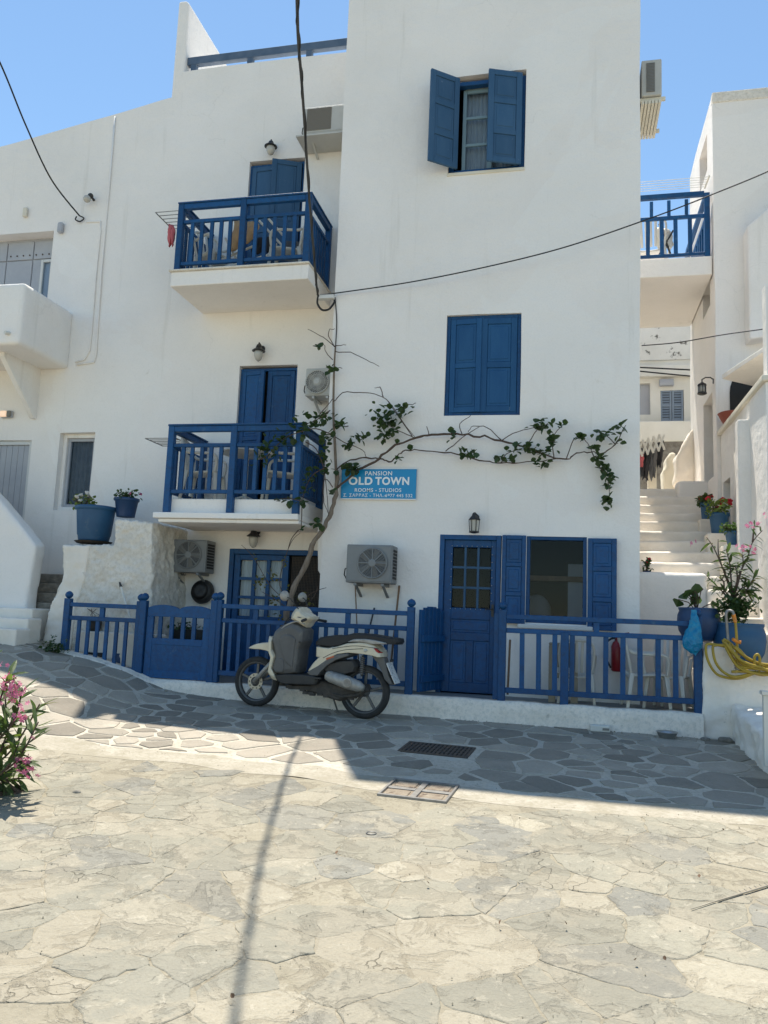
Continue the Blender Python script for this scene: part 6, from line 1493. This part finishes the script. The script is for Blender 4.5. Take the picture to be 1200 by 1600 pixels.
# tools leaning on walls
def stick(label, cat, pts, Y0, Y1, r, mat, name, head=None):
    a, b = at(*pts[0], Y=Y0), at(*pts[1], Y=Y1); t = thing(name, label, cat, a)
    MB().tube([a, b], r, 8).build('handle', mat, t)
    return t, a, b
stick('brown broom handle leaning on the tower under the air conditioner', 'broom', ((606, 1080), (624, 915)), 9.75, 9.97, .013, 'wood', 'broom')
stick('thin brown stick leaning right below the air conditioner bracket', 'stick', ((560, 1030), (555, 915)), 9.8, 9.97, .008, 'wood', 'stick')
stick('short dark rod leaning between fence and tower wall', 'stick', ((573, 1000), (585, 950)), 9.8, 9.97, .012, 'grey_cable', 'stick')
stick('reddish broom handle standing beside the blue tower door', 'broom', ((793, 1085), (797, 1000)), 9.6, 9.9, .013, 'wood', 'broom')
t, a, b = stick('white mop handle with black tip leaning against the stair pier', 'mop', ((213, 1000), (189, 917)), 9.5, 9.66, .014, 'plastic_white', 'mop')
MB().tube([b, b+(b-a).normalized()*.07], [.02, .012], 8).build('tip', 'black_plastic', t)
q = at(313, 923, Y=YL-.15); t = thing('black_basin', 'black rubber basin hung on the wall left of the glazed door', 'basin', (q.x, YL-.1, q.z-.2))
MB().lathe([(.13, 0), (.165, -.06), (.175, -.10), (.16, -.10), (.12, -.02), (.005, -.01)], (q.x, YL-.17, q.z), (0, -1, .12), 28).build('bowl', 'black_plastic', t, smooth=True)
MB().lathe([(.01, 0), (.06, .012), (.128, 0)], (q.x, YL-.171, q.z), (0, -1, .12), 20).build('base', 'black_plastic', t, smooth=True)
# dark pots on the sunken corner of the terrace
for px, py, r_, lab in ((155, 1030, .19, 'dark round pot behind the short fence section'), (188, 1025, .12, 'small blue pot behind the short fence section beside the gate'), (147, 975, .10, 'grey flower pot with dry stems on the ledge behind the short fence')):
    Y_ = 9.62; q = at(px, py, Y=Y_); t = pot(lab, q.x, Y_, FLOOR if py > 1000 else q.z-.12, r_, .28 if py > 1000 else .2, 'round', 'black_plastic' if r_ != .12 else 'dark_pot')
    if py < 1000:
        for k in range(5): MB().tube([(q.x, Y_, q.z), (q.x+rng.uniform(-.12, .12), Y_, q.z+.12), (q.x+rng.uniform(-.16, .16), Y_+.02, q.z+.2)], .004, 4).build('stem', 'twig', t)
q = at(190, 985, Y=9.66); o = MB().box(-6.3, -5.1, 9.52, 9.74, -1.0, at(180, 988, Y=9.6).z).build('low_ledge', 'whitewash', bevel=.02); tag(o, 'low whitewashed ledge behind the short fence section', 'ledge')
q = at(286, 985, Y=10.4); t = thing('bench_trough', 'dark plant trough standing under the grey air conditioner', 'planter', (q.x, 10.4, FLOOR)); MB().box(q.x-.45, q.x+.42, 10.3, 10.55, FLOOR, at(286, 983, Y=10.4).z).build('trough', 'black_plastic', t, bevel=.01); bushy(t, q.x, 10.4, at(286, 985, Y=10.4).z, .3, .1, 60, .05, 'leaf', rng)
# wooden rubbish and old boards on the pier corner
t = thing('old_boards', 'old weathered boards standing at the pier corner beside the grey unit', 'boards', (at(237, 960, Y=10.55).x, 10.55, FLOOR))
for px, w_ in ((236, .035), (239, .03), (243, .04)):
    x = at(px, 960, Y=10.5).x; MB().box(x-w_/2, x+w_/2, 10.5, 10.53, FLOOR, at(px, 870+ (px-236)*6, Y=10.5).z).build('board', 'plastic_tan' if px != 239 else 'iron', t)

# ---- on the balconies
q = at(335, 755, Y=10.2); armchair('white plastic armchair at the left end of the middle balcony', at(318, 775, Y=10.15).x, 10.15, B2Z, R(100), 1.0)
armchair('white plastic armchair at the right end of the middle balcony', at(440, 775, Y=10.2).x, 10.2, B2Z, R(-75), 1.0)
x = at(382, 775, Y=10.2).x; t = thing('round_table', 'round white plastic table between the middle balcony chairs', 'table', (x, 10.2, B2Z))
MB().lathe([(.36, 0), (.37, .012), (.36, .025), (.01, .027)], (x, 10.2, B2Z+.69), n=32).build('table_top', 'plastic_white', t); MB().tube([(x, 10.2, B2Z+.05), (x, 10.2, B2Z+.69)], .03, 10).build('stem', 'plastic_white', t)
for k in range(4): a = k*math.pi/2+.6; MB().tube([(x, 10.2, B2Z+.10), (x+.26*math.cos(a), 10.2+.26*math.sin(a), B2Z+.012)], .018, 6).build('leg', 'plastic_white', t)
armchair('white plastic armchair tipped at the left end of the top balcony', at(335, 405, Y=10.15).x, 10.2, B3Z, R(60), .95)
armchair('white plastic armchair with dark towel at the right end of the top balcony', at(447, 405, Y=10.15).x, 10.2, B3Z, R(-80), .95)
t = thing('beach_towel', 'tan towel spread over a folded lounger on the top balcony', 'towel', (at(395, 400, Y=10).x, 10, B3Z))
cloth(t, 'cloth', 'towel', [(366, 345), (404, 347), (400, 372), (352, 398)], 9.98, .03)
t = thing('folding_lounger', 'white framed folding lounger leaning on the top balcony', 'lounger', (at(420, 410, Y=10.05).x, 10.05, B3Z))
for a, b in (((405, 345), (442, 385)), ((418, 340), (446, 372)), ((332, 412), (395, 385)), ((360, 416), (420, 398)), ((352, 372), (372, 410)), ((432, 380), (415, 405))):
    MB().tube([at(*a, Y=10.05), at(*b, Y=10.12)], .018, 6).build('frame_tube', 'plastic_white', t)
cloth(t, 'cover', 'dark_cloth', [(398, 372), (426, 370), (430, 392), (392, 396)], 10.15, .02)
cloth(t, 'sling', 'grey_cloth', [(440, 376), (470, 378), (470, 400), (442, 402)], 10.3, .02)
# little drying racks on the balcony sides
def rack(label, x1, px0, py0, Yn, z, n=6):
    t = thing('drying_rack', label, 'drying rack', (x1, Yn, z), 'clothes drying racks clipped to balconies')
    x0 = at(px0, py0, Y=Yn).x
    for k in range(n): y = lerp(Yn, Yn+.5, k/(n-1)); MB().tube([(x0, y, z), (x1, y, z)], .006, 6).build('bar', 'zinc', t)
    for x in (x0, x1): MB().tube([(x, Yn, z), (x, Yn+.5, z)], .008, 6).build('end_bar', 'zinc', t)
    return t
rack('grey drying rack on the left side of the top balcony', b3a, 243, 332, 9.85, at(243, 332, Y=9.85).z)
rack('grey drying rack on the left side of the middle balcony', b2a, 227, 685, 9.85, at(227, 685, Y=9.85).z)
zr = at(1050, 286, Y=RB_Y).z
t = thing('drying_rack', 'white drying rack on top of the alley balcony railing', 'drying rack', (1.5, RB_Y, zr), 'clothes drying racks clipped to balconies')
for k in range(5): MB().tube([(TX1+.1, RB_Y-.1+.09*k, zr+.01*k), (rx1-.03, RB_Y-.1+.09*k, zr+.01*k)], .005, 5).build('bar', 'plastic_white', t)
for x in (TX1+.12, rx1-.05): MB().bar((x, RB_Y-.12, zr), (x, RB_Y+.3, zr+.04), .02, .03).build('end_bar', 'cream', t)
t = thing('peg_bag', 'pink and white bag hanging from the top balcony drying rack', 'bag', (at(268, 375, Y=9.9).x, 9.9, at(268, 383, Y=9.9).z))
cloth(t, 'bag', 'pink_cloth', [(263, 350), (272, 352), (272, 384), (263, 383)], 9.9, .02)
q = at(1020, 395, Y=13.1); armchair('white plastic armchair on the alley balcony right of the tower', q.x, 13.2, rz, R(170), 1.0)
t = thing('folding_chair', 'folded pale fabric chair on the alley balcony', 'chair', (at(1035, 390, Y=13).x, 13, rz)); cloth(t, 'seat', 'plastic_white', [(1022, 355), (1046, 358), (1056, 385), (1030, 392)], 13.0, .03)
for a, b in (((1030, 350), (1048, 398)), ((1052, 360), (1030, 398))): MB().tube([at(*a, Y=12.98), at(*b, Y=12.98)], .016, 6).build('frame_tube', 'grey_cable', t)

# ================================================================== cables
def cable(label, pts, r, mat='rubber_cable', n=8, seg=10, name='cable'):
    o = MB().tube(smooth_path(pts, seg), r, n).build(name, mat, smooth=True); return tag(o, label, 'cable')
anchor = at(497, 463, Y=9.9)
far = Vector((-1.55, 2.2, 7.9)); far = at(462, -60, Y=5.2)
far2 = at(440, -420, Y=3.2)
cable('thick twisted overhead cable hanging down past the balconies', [far2, far, at(466, 60, Y=6.3), at(473, 150, Y=7.2), at(482, 290, Y=8.4), at(489, 380, Y=9.1), at(494, 440, Y=9.65), anchor], .0145, 'grey_cable')
cable('thin black cable twisted round the thick overhead cable', [p+Vector((.013*math.sin(i*.5), .008, .013*math.cos(i*.5))) for i, p in enumerate(smooth_path([far2, far, at(466, 60, Y=6.3), at(473, 150, Y=7.2), at(482, 290, Y=8.4), at(489, 380, Y=9.1), at(494, 440, Y=9.65), anchor], 20))], .0085, 'rubber_cable', seg=1)
cable('looped cable end below the top balcony corner', [anchor, at(496, 474, Y=9.92), at(503, 484, Y=9.93), at(514, 483, Y=9.95), at(522, 473, Y=9.97), at(523, 465, Y=9.98)], .014)
cable('thin wire sagging across the tower front to the right house', [at(500, 461, Y=9.93), at(525, 458, Y=9.93), at(640, 441, Y=9.86), at(760, 417, Y=9.8), at(880, 387, Y=9.76), at(1005, 345, Y=9.72), at(1110, 305, Y=9.7), at(1250, 245, Y=9.6), Vector((4.6, 9.2, 6.3)), Vector((9.5, 8.0, 9.2))], .0085)
cable('black service wire running down to the left house wall', [at(-60, -20, Y=7.5), at(0, 98, Y=8.4), at(40, 195, Y=9.3), at(80, 280, Y=10.1), at(124, 337, Y=10.62)], .012)
cable('looped service wire end on the left house wall', [at(124, 337, Y=10.62), at(131, 341, Y=10.66), at(125, 346, Y=10.66), at(118, 343, Y=10.64), at(120, 338, Y=10.63)], .011)
cable('thin wire crossing high above the alley', [at(1003, 540, Y=13.0), at(1060, 535, Y=12.2), at(1130, 523, Y=11.5), at(1250, 505, Y=11.3), Vector((3.9, 12.39, 4.7))], .008)
cable('dark wire strung along the far house front', [at(1000, 574, Y=17.6), at(1082, 578, Y=17.6)], .018)
cable('lower dark wire strung along the far house front', [at(1000, 580, Y=17.6), at(1040, 584, Y=17.6), at(1082, 588, Y=17.6)], .016)
cable('thin wire running down the tower corner above the vine', [at(524, 470, Y=9.985), at(526, 505, Y=9.985), at(524, 545, Y=9.985)], .007)
MB()
t = thing('cable_bracket', 'pale metal wall bracket holding the cable ends at the tower corner', 'bracket', anchor); MB().box(anchor.x-.02, TX0+.02, 9.9, 9.98, anchor.z-.03, anchor.z+.02).build('plate', 'light_grey', t)

# ================================================================== drains, litter
def drain(label, c, wx, wy, rot, open_):
    t = thing('drain_cover', label, 'drain', (c.x, c.y, g(c.x, c.y)), 'street drains')
    def L(x, y, dz): a, b = c.x+x*math.cos(rot)-y*math.sin(rot), c.y+x*math.sin(rot)+y*math.cos(rot); return Vector((a, b, g(a, b)+dz))
    def rb(x0, x1, y0, y1, z0, z1, name, mat, bv=.003):
        v = [L(x, y, z) for z in (z0, z1) for x, y in ((x0, y0), (x1, y0), (x1, y1), (x0, y1))]
        return MB().add(v, [(0, 3, 2, 1), (4, 5, 6, 7), (0, 1, 5, 4), (1, 2, 6, 5), (2, 3, 7, 6), (3, 0, 4, 7)]).build(name, mat, t, bevel=bv, seg=1)
    f = .03 if not open_ else .022
    fm = 'iron' if not open_ else 'zinc'
    for a in ((-wx, wx, -wy, -wy+f), (-wx, wx, wy-f, wy), (-wx, -wx+f, -wy+f, wy-f), (wx-f, wx, -wy+f, wy-f)): rb(*a, -.01, .012 if not open_ else .022, 'frame', fm)
    rb(-wx+f, wx-f, -wy+f, wy-f, -.01, .0045 if not open_ else .006, 'bottom', 'dark' if not open_ else 'rust')
    if not open_:
        n = 15
        for k in range(n): x = lerp(-wx+f, wx-f, (k+.5)/n); rb(x-.011, x+.011, -wy+f, wy-f, .005, .011, 'bar', 'iron', 0)
        for k in range(3): y = lerp(-wy+f, wy-f, (k+1)/4); rb(-wx+f, wx-f, y-.008, y+.008, .0055, .0105, 'cross_bar', 'iron', 0)
    else:
        rb(-.025, .025, -wy+f, wy-f, .006, .017, 'cross_bar', 'zinc'); rb(-wx+f, -.025, -.025, .025, .006, .016, 'cross_bar', 'zinc'); rb(.025, wx-f, -.025, .025, .006, .016, 'cross_bar', 'zinc')
        for sx in (-1, 1):
            for sy in (-1, 1): rb(*sorted((sx*.05, sx*(wx-f-.03))), *sorted((sy*.045, sy*(wy-f-.02))), .006, .009+.005*rng.random(), 'stone_fill', 'rust', .004)
drain('dark iron slotted drain grate in the shaded paving', _d1, .33, .22, R(-4), False)
drain('shallow square drain recess with stone cross in sunlit paving', _d2, .265, .24, R(-4), True)
q = gp(580, 1304); o = MB().tube([(q.x+.032*math.cos(a*.314), q.y+.032*math.sin(a*.314), g(q.x, q.y)+.010) for a in range(20)], .0035, 6, closed=True).build('metal_ring', 'zinc', smooth=True); tag(o, 'small metal ring lying on the sunlit flagstones', 'ring')
me = leaf_mass(random.Random(2), [(0, 0, 0)], .034).mesh('dry_leaf', 'wood')
for i, (px, py, lab) in enumerate(((670, 1390, 'curled brown leaf lying left of centre on the sunlit flagstones'), (1093, 1380, 'brown leaf beside the dry palm twig at right'), (525, 1343, 'tiny brown leaf below the metal ring'), (1040, 1512, 'dark red leaf on the flagstones near the lower right corner'), (992, 1512, 'small dark leaf left of the red leaf at lower right'), (885, 1455, 'reddish leaf in the middle of the right foreground'), (780, 1455, 'pinkish petal leaf in the middle of the foreground'), (1130, 1305, 'dark leaf in the sun at the right edge of the paving band'), (365, 1572, 'brown leaf in the cable shadow at the bottom'))):
    q = gp(px, py); o = inst(me, 'fallen_leaf', None, (q.x, q.y, g(q.x, q.y)+.03), (rng.uniform(-.4, .4), rng.uniform(-.4, .4), rng.uniform(0, 6)), (.8+.3*rng.random(),)*3); tag(o, lab, 'leaf', 'fallen leaves on the paving')
t = thing('palm_twig', 'dry pale palm frond stalk lying on the paving at right', 'twig', gp(1140, 1405)); pts = [gp(1080, 1425), gp(1120, 1412), gp(1160, 1400), gp(1215, 1383)]
MB().tube([p+Vector((0, 0, .014)) for p in pts], [.002, .004, .0055, .007], 6).build('stalk', 'plastic_tan', t, smooth=True)
for k in range(8): a = lerp(pts[2], pts[3], k/7)+Vector((0, 0, .014)); MB().tube([a, a+Vector((-.012, .03, .004))], .002, 4).build('frond', 'grille_tan', t)
for px, py, s, lab in ((1120, 1148, .07, 'largest dark stone lying in the corner by the low wall'), (1095, 1150, .045, 'round brown stone lying beside the planter wall foot'), (1143, 1150, .04, 'small stone lying against the side wall corner'), (120, 1240, .03, 'small stone in the sun at the left edge')):
    q = gp(px, py); o = MB().ball((q.x, min(q.y, 9.15), g(q.x, min(q.y, 9.15))+s*.3), s, 10, (1.2, .8, .55)).build('loose_stone', 'rock', smooth=True); rough(o, s*.2, s*.4, s); tag(o, lab, 'stone', 'loose stones on the paving')

def grit():
    rg = random.Random(9); mb = MB()
    for k in range(900):
        x, y = rg.uniform(-4.2, 2.0), rg.uniform(2.4, 7.4)
        if k > 620: x, y = rg.uniform(-5.5, 1.7), KERB_Y-.05-abs(rg.gauss(0, .07))
        r = rg.uniform(.002, .0065)*(1.5 if k > 620 else 1)
        v = [Vector((rg.uniform(.6, 1)*a, rg.uniform(.6, 1)*b, rg.uniform(.5, .9)*c))*r+Vector((x, y, g(x, y)+.009+r*.4)) for a, b, c in ((1, 0, 0), (-1, 0, 0), (0, 1, 0), (0, -1, 0), (0, 0, 1), (0, 0, -1))]
        mb.add(v, [(0, 2, 4), (2, 1, 4), (1, 3, 4), (3, 0, 4), (2, 0, 5), (1, 2, 5), (3, 1, 5), (0, 3, 5)])
    o = stuff(mb.build('grit', 'mortar')); tag(o, 'loose grit and crumbs scattered over the street paving', 'grit')
grit()
